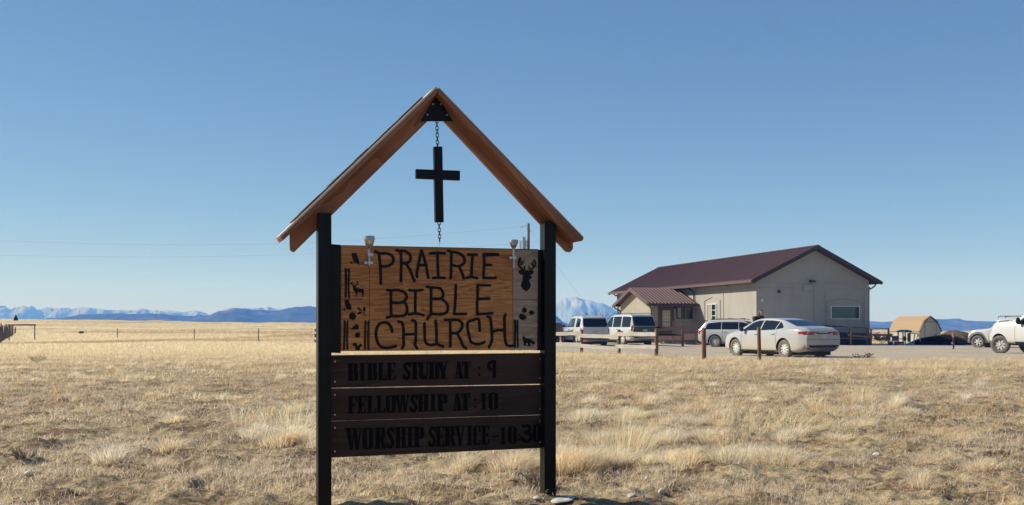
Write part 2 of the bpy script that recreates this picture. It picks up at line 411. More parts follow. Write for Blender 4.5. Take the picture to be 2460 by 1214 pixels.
# moulding bands and reveal lines
for z0, z1, d in ((4.02, 4.10, .035), (3.70, 3.76, .03)):
    obj('moulding', bx(-d, -d, z0, W + d, -.002, z1), M['stucco'], bld)
    obj('moulding', bx(-d, -.001, z0, -.002, LEN, z1), M['stucco'], bld)
obj('moulding', bx(4.42, -.05, GB, 4.50, -.002, 4.02), M['stucco'], bld)
obj('moulding', bx(5.30, -.03, GB, 5.36, -.002, 3.70), M['stucco'], bld)
obj('moulding', bx(8.42, -.03, GB, 8.48, -.002, 3.70), M['stucco'], bld)
for y0 in (5.2, 5.26): pass
obj('moulding', bx(-.03, 4.95, GB, -.002, 5.01, 3.70), M['stucco'], bld)
bm = bmesh.new()                                                                   # pointed surround on the long side
for a, b in (((5.5, 3.05), (5.5, 1.0)), ((5.5, 3.05), (6.8, 3.32)), ((6.8, 3.32), (8.1, 3.05)), ((8.1, 3.05), (8.1, 1.0))):
    tube(bm, [(-.02, a[0], a[1]), (-.02, b[0], b[1])], .035, 6)
obj('moulding', bm, M['stucco'], bld)
bm = bmesh.new()                                                                   # arched surround on the gable window
tube(bm, [(5.45, -.02, 1.2), (5.45, -.02, 2.78)], .03, 6); tube(bm, [(8.3, -.02, 1.2), (8.3, -.02, 2.78)], .03, 6)
tube(bm, [(5.45 + 2.85 * k / 12, -.02, 2.78 + .26 * math.sin(math.pi * k / 12)) for k in range(13)], .03, 6)
obj('moulding', bm, M['stucco'], bld)
def window(parent, ax, u0, u1, z0, z1, off, frame_m, glass_m, mull=(), trans=(), fw=.07, name='window', label=None):
    """ax 'x': lies in the plane y=off facing -y; ax 'y': in the plane x=off facing -x"""
    def B(bm, a0, d0, c0, a1, d1, c1):
        if ax == 'x': box(bm, a0, off + d0, c0, a1, off + d1, c1)
        else: box(bm, off + d0, a0, c0, off + d1, a1, c1)
    bm = bmesh.new()
    B(bm, u0 - fw, -.07, z0 - fw, u0, -.004, z1 + fw); B(bm, u1, -.07, z0 - fw, u1 + fw, -.004, z1 + fw)
    B(bm, u0, -.07, z1, u1, -.004, z1 + fw); B(bm, u0, -.08, z0 - fw, u1, -.004, z0)
    for m_ in mull: B(bm, m_ - .03, -.06, z0, m_ + .03, -.02, z1)
    f = obj(name, bm, frame_m, parent)
    bm = bmesh.new(); B(bm, u0, -.022, z0, u1, -.006, z1); obj('pane', bm, glass_m, f)
    if trans:
        for a0, a1, zz in trans: bm = bmesh.new(); B(bm, a0, -.035, zz - .018, a1, -.023, zz + .018); obj('glazing_bar', bm, frame_m, f)
    if label: f['label'] = label
    return f
gw = window(bld, 'x', 5.78, 8.0, 1.66, 2.50, 0, M['white_frame'], M['teal_glass'], fw=.045, label='wide tinted window in the shaded gable wall')
obj('blind', bx(7.72, -.0275, 1.68, 7.98, -.0235, 2.48), M['dark_metal'], gw)
mw = window(bld, 'y', 6.1, 7.65, 1.05, 2.74, 0, M['white_frame'], M['glass'], mull=(6.88,), trans=[(6.1, 6.85, z) for z in (1.47, 1.9, 2.32)], fw=.05, label='white window with curtains beside the porch')
for y0, y1 in ((6.95, 7.62), (6.12, 6.3)):
    obj('curtain', bx(-.0275, y0, 1.07, -.0235, y1, 2.72), M['curtain'], mw)
bm = bmesh.new(); box(bm, 4.2 - .16, -.36, 4.16, 4.2 + .16, -.03, 4.32, .03); tube(bm, [(4.2, -.03, 4.2), (4.2, -.2, 4.22)], .05, 8)
obj('floodlight', bm, M['dark_metal'], bld)
bm = bmesh.new(); lathe(bm, [(.0, -.14), (.08, -.14), (.09, -.05), (.12, -.004)], 'y', 14, (1.72, 0, 3.5)); obj('security_camera', bm, M['dark_metal'], bld)
bm = bmesh.new(); lathe(bm, [(0, -.12), (.05, -.12), (.09, -.02), (.1, -.004)], 'y', 14, (.42, 0, 2.93)); obj('security_camera', bm, M['white'], bld)
bm = bmesh.new(); box(bm, 3.55, -.1, 3.55, 4.3, -.036, 4.0, .02); obj('utility_box', bm, M['stucco'], bld)
for y0 in (4.1, 9.2): 
    bm = bmesh.new(); box(bm, -.42, y0, 4.0, -.04, y0 + .22, 4.24, .03); obj('floodlight', bm, M['grey'], bld)
bm = bmesh.new(); tube(bm, catmull([(-.58, 10.0, 4.25), (-.45, 10.0, 4.05), (-.15, 9.95, 3.8), (-.09, 9.9, 3.5), (-.09, 9.9, 2.95)], 4), .055, 8); obj('downspout', bm, M['trim'], bld)
bm = bmesh.new(); tube(bm, catmull([(W + OH + .08, .1, 4.25), (W + OH, .1, 4.0), (W + .2, .1, 3.75), (W + .08, .1, 3.6), (W + .08, .1, GB)], 4), .05, 8); obj('downspout', bm, M['trim'], bld)
bm = bmesh.new(); tube(bm, catmull([(-OH - .08, LEN - .3, 4.25), (-.3, LEN - .3, 3.95), (-.09, LEN - .3, 3.7), (-.09, LEN - .3, GB)], 4), .055, 8); obj('downspout', bm, M['trim'], bld)
# porch wing on the long side
PT0, PT1, PP = 9.69, 16.47, 3.66; PEZ, PRZ, POH = 2.88, 4.02, .55
pm = (PT0 + PT1) / 2
g = [(-PP, PT0, GB), (-PP, PT1, GB), (-PP, PT1, PEZ), (-PP, pm, PRZ), (-PP, PT0, PEZ)]
obj('porch_wall', poly_prism(g, (1, 0, 0), PP - .003), M['stucco_tan'], bld)
ps = (PRZ - PEZ) / (pm - PT0); pz = lambda y: PEZ + .14 + ps * ((y - PT0) if y < pm else (PT1 - y))
xf = -PP - .52
for ye, yr in ((PT0 - POH, pm), (PT1 + POH, pm + .002)):
    obj('porch_roof', slab([(xf, ye, pz(ye)), (-.004, ye, pz(ye)), (-.004, yr, pz(pm)), (xf, yr, pz(pm))], .10, .29, .06, .085, .06), M['roof'], bld)
    obj('rake_board', poly_prism([(xf - .04, ye, pz(ye) + .02), (xf - .04, yr, pz(pm) + .02), (xf - .04, yr, pz(pm) - .24), (xf - .04, ye, pz(ye) - .24)], (1, 0, 0), .038), M['fascia'], bld)
obj('gutter', bx(xf, PT0 - POH - .13, pz(PT0 - POH) - .16, -.02, PT0 - POH - .012, pz(PT0 - POH) - .02), M['trim'], bld)
obj('soffit', bx(xf + .01, PT0 - POH, PEZ - .14, -.04, PT0 - .004, PEZ - .10), M['fascia'], bld)
obj('soffit', bx(xf + .01, PT1 + .004, PEZ - .14, -.04, PT1 + POH, PEZ - .10), M['fascia'], bld)
for y0, s in ((PT0, -1), (PT1, 1)):
    bm = bmesh.new(); xq = -PP - .06
    tube(bm, catmull([(xf + .12, y0 + s * (POH + .06), PEZ - .06), (xf + .2, y0 + s * .3, PEZ - .28), (xq, y0 - s * .02, PEZ - .48), (xq - .01, y0 - s * .02, PEZ - .75), (xq - .01, y0 - s * .02, GB)], 4), .05, 8)
    obj('downspout', bm, M['trim'], bld)
# door and window in the shaded porch side (plane y = PT0)
d0, d1 = -3.03, -1.98
bm = bmesh.new(); box(bm, d0 - .12, PT0 - .08, .38, d0, PT0 - .004, 2.62); box(bm, d1, PT0 - .08, .38, d1 + .12, PT0 - .004, 2.62); box(bm, d0, PT0 - .08, 2.5, d1, PT0 - .004, 2.62)
df = obj('door_frame', bm, M['door'], bld)
bm = bmesh.new(); box(bm, d0, PT0 - .05, .40, d1, PT0 - .006, 2.5); door = obj('door', bm, M['door'], df)
obj('pane', bx(d0 + .2, PT0 - .062, 1.0, d1 - .2, PT0 - .052, 2.34), M['blind'], door)
bm = bmesh.new()
for k in range(1, 3): box(bm, d0 + .2 + .217 * k - .012, PT0 - .07, 1.0, d0 + .2 + .217 * k + .012, PT0 - .063, 2.34)
for k in range(1, 5): box(bm, d0 + .2, PT0 - .0735, 1.0 + .268 * k - .012, d1 - .2, PT0 - .0705, 1.0 + .268 * k + .012)
obj('glazing_bar', bm, M['white_frame'], door)
bm = bmesh.new(); lathe(bm, [(0, -.07), (.035, -.06), (.035, -.03), (.015, -.004)], 'y', 10, (d1 - .09, PT0 - .05, 1.35)); obj('handle', bm, M['dark_metal'], door)
pw = window(bld, 'x', -1.62, -.36, 1.74, 2.58, PT0, M['trim'], M['glass'], mull=(-1.0,), fw=.05)
obj('curtain', bx(-1.55, PT0 - .0275, 1.76, -1.28, PT0 - .0235, 2.56), M['curtain'], pw)
bm = bmesh.new(); lathe(bm, [(.0, 2.44), (.05, 2.44), (.08, 2.56), (.05, 2.66), (0, 2.7)], 'z', 12, (-1.78, PT0 - .14, 0)); box(bm, -1.81, PT0 - .1, 2.5, -1.75, PT0 - .004, 2.56); obj('wall_lamp', bm, M['dark_metal'], bld)

# concrete walk in front of the church, 4 mm proud steps
def strip(name, pts, w0, m, lift):
    bm = bmesh.new(); P = [Vector((x, y, 0)) for x, y in pts]; rows = []
    for i, p in enumerate(P):
        d = (P[min(i+1, len(P)-1)] - P[max(i-1, 0)]).normalized(); nn = Vector((-d.y, d.x, 0))
        for_s = []
        for s in (-1, 1):
            q = p + nn * s * w0 / 2; z = gz(q.x, q.y) + lift
            for_s += [bm.verts.new((q.x, q.y, z)), bm.verts.new((q.x, q.y, z - .25))]
        rows.append(for_s)
    for a, b in zip(rows, rows[1:]):
        bm.faces.new((a[0], a[2], b[2], b[0])); bm.faces.new((a[1], a[0], b[0], b[1])); bm.faces.new((a[2], a[3], b[3], b[2]))
    bm.faces.new((rows[0][0], rows[0][1], rows[0][3], rows[0][2])); bm.faces.new((rows[-1][0], rows[-1][2], rows[-1][3], rows[-1][1]))
    return tag(obj(name, fixn(bm), m), kind='structure')
strip('concrete_walk', [(13.0 + 3 * k, 69.0 + .12 * k) for k in range(14)], 4.2, M['concrete'], .03)
strip('walk_apron', [(4.0 + k, 74.2 - .42 * k) for k in range(9)], 2.2, M['concrete'], .028)

# ramps with rails
def rail_run(parent, pts, top_z, posts, low_z=None, mat='redwood', pw=.1, base=None, fascia=None):
    """one straight ramp rail: pts (x,y) ends, top_z at the ends"""
    a, b = Vector((*pts[0], 0)), Vector((*pts[1], 0)); d = (b - a).normalized(); nn = Vector((-d.y, d.x, 0))
    def beam(name, z0, z1, h, w, m):
        bm = bmesh.new()
        q = [a + nn * w / 2 + Vector((0, 0, z0)), a - nn * w / 2 + Vector((0, 0, z0)), a - nn * w / 2 + Vector((0, 0, z0 - h)), a + nn * w / 2 + Vector((0, 0, z0 - h))]
        q2 = [v + (b - a) + Vector((0, 0, z1 - z0)) for v in q]
        A_ = [bm.verts.new(v) for v in q]; B_ = [bm.verts.new(v) for v in q2]
        bm.faces.new(A_); bm.faces.new(B_[::-1])
        for j in range(4): bm.faces.new((A_[j], B_[j], B_[(j+1) % 4], A_[(j+1) % 4]))
        return obj(name, fixn(bm), m, parent)
    beam('handrail', top_z[0], top_z[1], .05, .16, M[mat])
    for dz, h in ((low_z or (.5, .13)),): beam('rail', top_z[0] - dz, top_z[1] - dz, h, .05, M[mat])
    if fascia: beam('fascia_board', fascia[0], fascia[1], fascia[2], .06, M['deck'])
    for s in posts:
        p = a + (b - a) * s; zt = top_z[0] + (top_z[1] - top_z[0]) * s - .052
        bm = bmesh.new(); box(bm, p.x - pw/2, p.y - pw/2, gz(p.x, p.y) - .2 if base is None else base, p.x + pw/2, p.y + pw/2, zt)
        obj('post', bm, M[mat], parent)
def wpos(px, Y): return ((px - CX) / F * Y, Y)
lr = tag(empty('porch_ramp', (0, 0, 0)), 'brown timber ramp with handrail leading to the porch door', 'ramp')
rail_run(lr, (wpos(1560, 72.5), wpos(1700, 71.5)), (1.42, 1.52), (.02, .41, .80, .99), (.50, .13), fascia=(.60, .60, .42))
bm = bmesh.new(); q = [wpos(1562, 72.6), wpos(1700, 71.7), wpos(1692, 76.5), wpos(1560, 79.5)]
prism(bm, [(x, y, .38) for x, y in q], (0, 0, 1), .05); obj('deck', fixn(bm), M['deck'], lr)
rr = tag(empty('side_ramp', (0, 0, 0)), 'brown timber ramp with sloping handrails along the shaded gable wall', 'ramp')
rail_run(rr, (wpos(2037, 69.6), wpos(2096, 70.4)), (1.06, .90), (.11, .94), (.47, .14))
rail_run(rr, (wpos(2083, 72.4), wpos(2135, 73.0)), (1.02, .98), (.0, .99), (.42, .14))
rail_run(rr, (wpos(1960, 71.2), wpos(2083, 72.4)), (1.20, 1.02), (.0, .33, .66), (.42, .10), 'trim')  # wall-side runs take a darker colour that stands in for shade
rail_run(rr, (wpos(1900, 71.9), wpos(2083, 74.0)), (1.30, 1.02), (.2, .5, .8), (.42, .10), 'trim')
bm = bmesh.new(); q = (wpos(1930, 71.6), wpos(2094, 72.9)); prism(bm, [(*q[0], -.25), (*q[1], -.25), (*q[1], .62), (*q[0], .70)], (0, 1, 0), .05); obj('skirt_board', fixn(bm), plain('shade_toned_skirting', (.045, .055, .06), .9), rr)  # shade beside the wall is put into this dark blue-grey board colour
bm = bmesh.new(); prism(bm, [(*wpos(1960, 71.25), .40), (*wpos(2083, 72.45), .24), (*wpos(2083, 73.9), .24), (*wpos(1960, 72.7), .40)], (0, 0, -1), .06); obj('deck', fixn(bm), M['deck'], rr)

# ------------------------------------------------------------------ the wooden church sign
SA = 19.1
S0 = Vector((-450 / F * 6.18, 6.18, 0)); su = Vector((math.cos(R(SA)), math.sin(R(SA)), 0)); sv = Vector((-math.sin(R(SA)), math.cos(R(SA)), 0))
S0.z = gz(S0.x, S0.y)
def SP(px, py, v=0.0):
    """sign-frame point on the plane y=v under a photo bearing"""
    d = Vector(((px - CX) / F, 1, -(py - HY) / F)); o = Vector((0, 0, H))
    t = (v - (o - S0).dot(sv)) / d.dot(sv); p = o + d * t - S0
    return Vector((p.dot(su), v, p.z))
sign = empty('church_sign', S0, R(SA))
tag(sign, 'wooden sign on two black posts under a small gable, reading PRAIRIE BIBLE CHURCH', 'sign')
def black_paint():
    t = NT('black_stain'); n = t.noise(9, 5, .6, t.co((3, 3, .5))); f = t.noise(60, 3, .6, t.co((4, 4, .6)))
    c = t.ramp(n, [(.35, (.0022, .0022, .0026)), (.7, (.0055, .0055, .006))])
    t.set(Base_Color=c, Roughness=.34, Specular_IOR_Level=.2); t.bump(f, .15, .002); return t.m
M['black'] = black_paint()
M['rafter'] = wood('stained_rafter', (.22, .078, .034), (.46, .20, .10), 'x', .8, .6, rot=(0, R(44), 0))
M['rafter2'] = wood('stained_rafter_right', (.22, .078, .034), (.50, .23, .12), 'x', .8, .6, 16, 1.8, rot=(0, R(-44), 0))
M['raw'] = plain('raw_plywood_edge', (.62, .52, .41), .85, var=.18, scale=40)
M['panel'] = wood('varnished_plywood', (.30, .085, .022), (.78, .36, .105), 'x', 1.1, .5, 12, 3.2)
M['panel_grey'] = wood('weathered_plywood', (.28, .185, .125), (.62, .46, .335), 'x', 1.0, .6, 16, 2.4)
M['board'] = wood('dark_stained_board', (.024, .0095, .0055), (.078, .034, .021), 'x', .7, .6, 16, 1.4)
M['ink'] = NT('black_lettering').set(Base_Color=(.0035, .0035, .0038), Roughness=.6, Specular_IOR_Level=.25).m
M['ink2'] = NT('painted_lettering').set(Base_Color=(.0012, .0012, .0014), Roughness=.7, Specular_IOR_Level=.15).m
M['zinc'] = NT('zinc').set(Base_Color=(.55, .56, .58), Roughness=.35, Metallic=1.0).m
M['shingle'] = plain('brown_shingle', (.075, .045, .033), .9, var=.5, scale=60)
def quad_prism(name, px4, v, depth, m, parent, bev=.002):
    pts = [SP(x, y, v) for x, y in px4]
    bm = bmesh.new(); prism(bm, pts, (0, 1, 0), depth); fixn(bm)
    if bev: bmesh.ops.bevel(bm, geom=bm.edges[:], offset=bev, segments=2, affect='EDGES')
    return obj(name, bm, m, parent)
# posts
for xl, xr, yt in ((764.5, 796.5, 512), (1308.5, 1336, 532)):
    u0, u1 = SP(xl, 800).x, SP(xr, 800).x; zt = SP((xl + xr) / 2, yt).z
    bm = bmesh.new(); box(bm, u0, 0, -.5, u1, .088, zt, .003); obj('post', bm, M['black'], sign)
# rafters behind the posts, roof boards, pale sheathing and shingles on top
RV = .045
quad_prism('rafter', [(697, 546), (1050, 213), (1050, 270), (1029, 290), (707, 606), (697.5, 601)], RV, .038, M['rafter'], sign)
quad_prism('rafter', [(1051, 213), (1376, 553), (1377, 597), (1371, 606), (1362, 604), (1069, 291), (1051, 270)], RV, .038, M['rafter2'], sign)
FV, BV = -.045, .16
def roof_plank(tip_t, tip_b, ap_t, ap_b, name, m, v0, v1, off=0.0):
    P = [SP(*tip_t, FV), SP(*ap_t, FV), SP(*ap_b, FV), SP(*tip_b, FV)]
    n = (P[1] - P[0]).cross(Vector((0, 1, 0))).normalized()
    if n.z < 0: n = -n
    return P, n
P, n1 = roof_plank((675, 570.5), (681, 577.5), (1051, 211), (1051, 224), '', None, 0, 0)
def lay(P, t0, t1, s0, s1, v0, v1, n):
    """slab on the roof slope: t0..t1 above the plank top, s0..s1 along tip->apex"""
    a = P[0] + (P[1] - P[0]) * s0; b = P[0] + (P[1] - P[0]) * s1
    q = [a + n * t0, b + n * t0, b + n * t1, a + n * t1]
    q = [Vector((p.x, v0, p.z)) for p in q]
    bm = bmesh.new(); prism(bm, q, (0, 1, 0), v1 - v0); return fixn(bm)
bm = bmesh.new(); prism(bm, P, (0, 1, 0), BV - FV); fixn(bm); bmesh.ops.bevel(bm, geom=bm.edges[:], offset=.002, segments=1, affect='EDGES'); obj('roof_board', bm, M['rafter'], sign)
obj('sheathing', lay(P, .001, .013, .0, .999, FV + .001, BV - .004, n1), M['raw'], sign)
for k in range(14):
    s0 = .10 + k * .0595; dv = random.uniform(-.006, .006); dt = random.uniform(-.002, .003)
    obj('shingle', lay(P, .0135 + .0004 * (k % 3), .024 + dt, s0, s0 + random.uniform(.057, .0594), FV + .06 + dv, BV + .02 + dv, n1), M['shingle'], sign)
P2, n2 = roof_plank((1402, 572), (1394, 581), (1053, 211), (1053, 224), '', None, 0, 0)
bm = bmesh.new(); prism(bm, [SP(1053, 211, FV), SP(1402.5, 573, FV), SP(1399, 579, FV), SP(1381, 582.5, FV), SP(1053, 226, FV)], (0, 1, 0), BV - FV); fixn(bm); bmesh.ops.bevel(bm, geom=bm.edges[:], offset=.002, segments=1, affect='EDGES'); obj('roof_board', bm, M['rafter2'], sign)
obj('sheathing', lay(P2, .001, .006, .0, .999, FV + .001, BV - .004, n2), M['raw'], sign)
for k in range(14):
    s0 = .08 + k * .0605; dv = random.uniform(-.006, .006)
    obj('shingle', lay(P2, .0065 + .0004 * (k % 3), .020, s0, s0 + .0595, FV + .10 + dv, BV + .02 + dv, n2), M['shingle'], sign)
gus = quad_prism('gusset_plate', [(1049, 229), (1088.5, 291.5), (1011.5, 291.5)], RV - .012, .010, M['black'], sign, .0015)
for x, y, r in ((1040.5, 250.5, .0065), (1059, 251, .0065), (1027, 276, .0065), (1074, 276.5, .0065)):
    c = SP(x, y, RV - .012); bm = bmesh.new(); lathe(bm, [(0, -.005), (r * .6, -.0045), (r, -.001), (r, 0.001)], 'y', 12, c); obj('bolt', bm, M['zinc'], gus)
# plywood panels and black stiles
PV = .055
quad_prism('stile', [(796, 586.5), (819, 588.5), (819, 849), (796, 848)], PV - .012, .045, M['black'], sign)
quad_prism('stile', [(1294, 600), (1309, 600.5), (1309, 843), (1292, 842)], PV - .012, .045, M['black'], sign)
quad_prism('backing_board', [(819.5, 589), (1294, 599), (1293, 841), (819.5, 844)], PV + .014, .02, M['board'], sign)
centre = quad_prism('name_panel', [(888, 591.5), (1231.5, 599.5), (1231.5, 841.5), (888, 843)], PV, .013, M['panel'], sign)
p_ul = quad_prism('picture_panel', [(819, 590), (887.3, 591.5), (887.3, 719.4), (819, 719)], PV - .001, .013, M['panel'], sign)
p_ll = quad_prism('picture_panel', [(819, 719.8), (887.3, 720.2), (887.3, 843), (819, 843.6)], PV - .001, .013, M['panel'], sign)
p_ur = quad_prism('picture_panel', [(1232.4, 599.6), (1294.5, 601.5), (1293.5, 720), (1232.4, 719.4)], PV - .001, .013, M['panel_grey'], sign)
p_lr = quad_prism('picture_panel', [(1232.4, 720.2), (1292.5, 721), (1292.5, 841), (1232.4, 841.6)], PV - .001, .013, M['panel_grey'], sign)
BVv = .06
boards = []
for q in ([(794, 854), (1305, 848.3), (1305, 922.5), (794, 932.5)], [(794, 934), (1305, 925), (1305, 996.6), (794, 1012)], [(794, 1013.2), (1305, 998), (1305, 1076.5), (794, 1100)]):
    b = quad_prism('message_board', q, BVv, .03, M['board'], sign); boards.append(b)
    yl0, yl1, yr0, yr1 = q[0][1], q[3][1], q[1][1], q[2][1]
    for x, y in ((804.5, yl0 + 15), (804.5, yl1 - 15), (1297, yr0 + 14), (1297, yr1 - 14)):
        bm = bmesh.new(); lathe(bm, [(0, -.002), (.0045, -.0018), (.005, .001)], 'y', 10, SP(x, y, BVv)); obj('screw', bm, M['zinc'], b)
# --- writing
LAY = [0]
def ribbon(bm, pts, w, v, th=.0025, caps=True):
    """flat brush stroke with round ends lying on the plane y=v"""
    LAY[0] += 1; v = v - th - (LAY[0] % 25) * .00006
    P = catmull(pts, 5) if len(pts) > 2 else [Vector(p) for p in pts]
    Lp, Rp = [], []; n = len(P); dirs = []
    for i in range(n):
        d = P[min(i+1, n-1)] - P[max(i-1, 0)]; d.y = 0; dirs.append(d.normalized())
    for i in range(n):
        jit = w * (1 + .06 * math.sin(i * 1.7 + LAY[0]))
        s = Vector((-dirs[i].z, 0, dirs[i].x)) * jit / 2; Lp.append(P[i] + s); Rp.append(P[i] - s)
    out = list(Lp)
    def cap(c, d, s0):
        return [c + (Matrix.Rotation(-math.pi * k / 7, 3, 'Y') @ s0) for k in range(1, 7)] if True else []
    if caps:
        e = []
        s = Lp[-1] - P[-1]
        for k in range(1, 7):
            a = math.pi * k / 7; e.append(P[-1] + s * math.cos(a) + dirs[-1] * s.length * math.sin(a))
        out += e
    out += Rp[::-1]
    if caps:
        s = Rp[0] - P[0]
        for k in range(1, 7):
            a = math.pi * k / 7; out.append(P[0] + s * math.cos(a) - dirs[0] * s.length * math.sin(a))
    # strip triangulation through the stroke, so bends stay clean
    vl = [bm.verts.new((p.x, v, p.z)) for p in Lp]; vr = [bm.verts.new((p.x, v, p.z)) for p in Rp]
    bl = [bm.verts.new((p.x, v + th + .003, p.z)) for p in Lp]; br = [bm.verts.new((p.x, v + th + .003, p.z)) for p in Rp]
    for i in range(n - 1):
        bm.faces.new((vl[i], vr[i], vr[i+1], vl[i+1])); bm.faces.new((vl[i], vl[i+1], bl[i+1], bl[i])); bm.faces.new((vr[i+1], vr[i], br[i], br[i+1]))
    if caps:
        for c, d, s, flip in ((P[-1], dirs[-1], Lp[-1] - P[-1], 0), (P[0], dirs[0] * -1, Lp[0] - P[0], 1)):
            arc = [c + s * math.cos(math.pi * k / 10) + d * s.length * math.sin(math.pi * k / 10) for k in range(11)]
            a_ = [bm.verts.new((p.x, v, p.z)) for p in arc]; b_ = [bm.verts.new((p.x, v + th + .003, p.z)) for p in arc]
            bm.faces.new(a_)
            for k in range(10): bm.faces.new((a_[k], a_[k+1], b_[k+1], b_[k]))
def blob(bm, pts, v, th=.0025):
    LAY[0] += 1; v = v - th - (LAY[0] % 25) * .00006
    prism(bm, [(p.x, v, p.z) for p in pts], (0, 1, 0), th + .003)
def letters(name, strokes, ox, oy, sc, w, v, parent, m):
    bm = bmesh.new(); pw_ = abs(SP(ox + w / sc, oy, v).x - SP(ox, oy, v).x)
    for s in strokes:
        ww = pw_
        if isinstance(s, tuple): ww, s = pw_ * s[0], s[1]
        ribbon(bm, [SP(ox + x / sc, oy + y / sc, v) for x, y in s], ww, v)
    return obj(name, fixn(bm), m, parent)
prairie = [[(80,105),(160,135),(270,135),(350,165),(385,220),(375,290),(310,340),(230,355),(165,345)],[(145,140),(160,300),(172,480),(175,645)],
 [(440,82),(480,92),(510,130),(520,300),(515,480),(515,600)],[(505,90),(580,95),(650,140),(678,200),(660,270),(600,300),(540,300)],[(600,310),(660,400),(700,500),(740,600)],
 [(862,92),(830,220),(800,370),(778,480),(788,530)],[(863,90),(910,230),(945,380),(975,545)],[(820,335),(945,330)],
 [(1005,135),(1130,130),(1255,135)],[(1130,118),(1135,300),(1145,540)],[(1055,548),(1150,545),(1250,550)],
 [(1310,88),(1360,120),(1362,250),(1362,400),(1355,550)],[(1365,115),(1450,120),(1540,160),(1588,230),(1575,300),(1510,345),(1430,345),(1365,325)],[(1490,350),(1540,450),(1575,560)],
 [(1650,155),(1795,155)],[(1725,160),(1710,350),(1705,530)],[(1620,545),(1710,535),(1800,550)],
 (1.35,[(1915,155),(2030,157),(2080,155)]),(1.1,[(2000,152),(2150,155)]),[(1915,160),(1920,300),(1910,440),(1910,550)],[(1920,330),(2035,330)],[(1910,550),(2110,550)]]
bible = [[(275,152),(340,162),(450,155),(560,190),(602,260),(580,320),(500,365),(345,360)],[(575,365),(605,430),(605,520),(560,575),(440,590),(350,590),(275,615)],[(342,165),(340,360),(345,580)],
 [(650,155),(750,165),(865,150)],[(750,165),(745,350),(745,540)],[(640,560),(750,545),(880,570)],
 [(935,100),(1010,110),(1150,125),(1200,180),(1208,250),(1170,295),(1030,300)],[(1190,300),(1270,380),(1290,460),(1260,530),(1170,560),(1010,560),(945,640)],[(1010,110),(1008,350),(1008,560)],
 [(1420,75),(1415,300),(1395,550)],[(1395,555),(1590,552)],[(1785,75),(1785,250),(1775,400),(1780,560)],[(1785,75),(1990,75)],[(1785,300),(1980,297)],[(1780,555),(1900,550),(2030,540)]]
church = [[(360,845),(345,780),(290,710),(210,695),(130,740),(92,850),(105,980),(150,1080),(230,1115),(330,1110),(420,1090)],
 [(470,680),(525,700),(548,800),(550,950),(552,1070),(525,1125)],[(695,660),(750,690),(755,850),(752,1000),(740,1060),(775,1125)],[(560,895),(740,885)],
 [(900,710),(900,850),(910,1000),(950,1055),(1030,1070),(1090,1055)],[(1085,665),(1100,850),(1100,1000),(1110,1050),(1205,1095)],
 [(1245,650),(1320,655),(1450,650),(1520,700),(1525,770),(1470,850),(1400,875),(1340,865)],[(1325,655),(1330,850),(1330,1000),(1325,1095)],[(1440,870),(1500,980),(1540,1080),(1590,1125)],
 [(1820,830),(1815,740),(1800,640),(1700,655),(1625,690),(1615,780),(1640,900),(1670,1010),(1740,1050),(1820,1050),(1900,1020)],
 [(1945,595),(1990,615),(2010,720),(2020,850),(2020,1000),(1975,1105)],[(2250,560),(2230,620),(2235,800),(2240,950),(2265,1060),(2320,1085),(2362,1080)],[(2035,850),(2120,825),(2225,825)]]
letters('lettering', prairie, 890, 590, 7.03, 49, PV, centre, M['ink'])
letters('lettering', bible, 890, 675, 6.937, 48, PV, centre, M['ink'])
letters('lettering', church, 890, 675, 6.937, 48, PV, centre, M['ink'])
letters('panel_seam', [[(2, 915), (600, 925), (1200, 938), (2050, 966)]], 890, 675, 6.937, 8, PV + .0021, centre, plain('pale_seam', (.62, .40, .24), .7))
def stencil(name, ox, oy, sc, polys, strokes, parent, v=PV - .001):
    bm = bmesh.new()
    for p in polys: blob(bm, [SP(ox + x / sc, oy + y / sc, v) for x, y in p], v)
    for w, s in strokes:
        ribbon(bm, [SP(ox + x / sc, oy + y / sc, v) for x, y in s], abs(SP(ox + w / sc, oy, v).x - SP(ox, oy, v).x), v)
    return obj(name, fixn(bm), M['ink'], parent)
A_, B_, C_, D_ = (810, 590, 9.333), (810, 710, 8.667), (1220, 590, 9.333), (1220, 710, 8.667)
stencil('owl_stencil', *A_, [[(322,168),(350,176),(380,172),(440,168),(438,215),(470,270),(485,330),(500,440),(440,395),(380,370),(345,300),(330,230)]], [(14,[(280,378),(400,378),(525,383)]),(24,[(322,385),(322,412)]),(14,[(300,360),(318,372)])], p_ul)
stencil('twig_stencil', *A_, [], [(50,[(190,525),(195,700),(195,900),(188,1155)]),(42,[(262,530),(262,750),(256,950),(265,1165)]),(26,[(200,545),(250,570)]),(24,[(200,760),(255,790)])], p_ul)
stencil('deer_stencil', *A_, [[(355,905),(400,915),(430,945),(490,968),(570,975),(605,995),(600,1025),(588,1060),(600,1100),(580,1130),(582,1160),(552,1155),(560,1120),(565,1090),(535,1055),(480,1050),(440,1065),(438,1120),(440,1145),(412,1145),(418,1075),(390,1040),(355,985)]], [(28,[(385,920),(340,880),(318,850),(340,830)]),(26,[(395,920),(430,890),(465,855),(445,820)])], p_ul)
stencil('owl_stencil', *B_, [[(150,90),(175,96),(200,93),(248,90),(250,150),(285,195),(300,295),(240,295),(200,275),(165,210)]], [(15,[(120,285),(220,283),(330,285)]),(18,[(150,270),(150,318)])], p_ll)
stencil('leaf_stencil', *B_, [[(412,250),(450,255),(500,290),(518,325),(470,315),(430,290)],[(415,395),(440,345),(500,335),(515,350),(480,390)],[(560,230),(590,270),(585,320),(572,345),(545,330),(535,280)],[(310,345),(350,362),(375,390),(393,440),(375,490),(330,505),(322,525),(312,505),(265,490),(245,440),(260,385)]], [(12,[(525,345),(560,380),(590,430)])], p_ll)
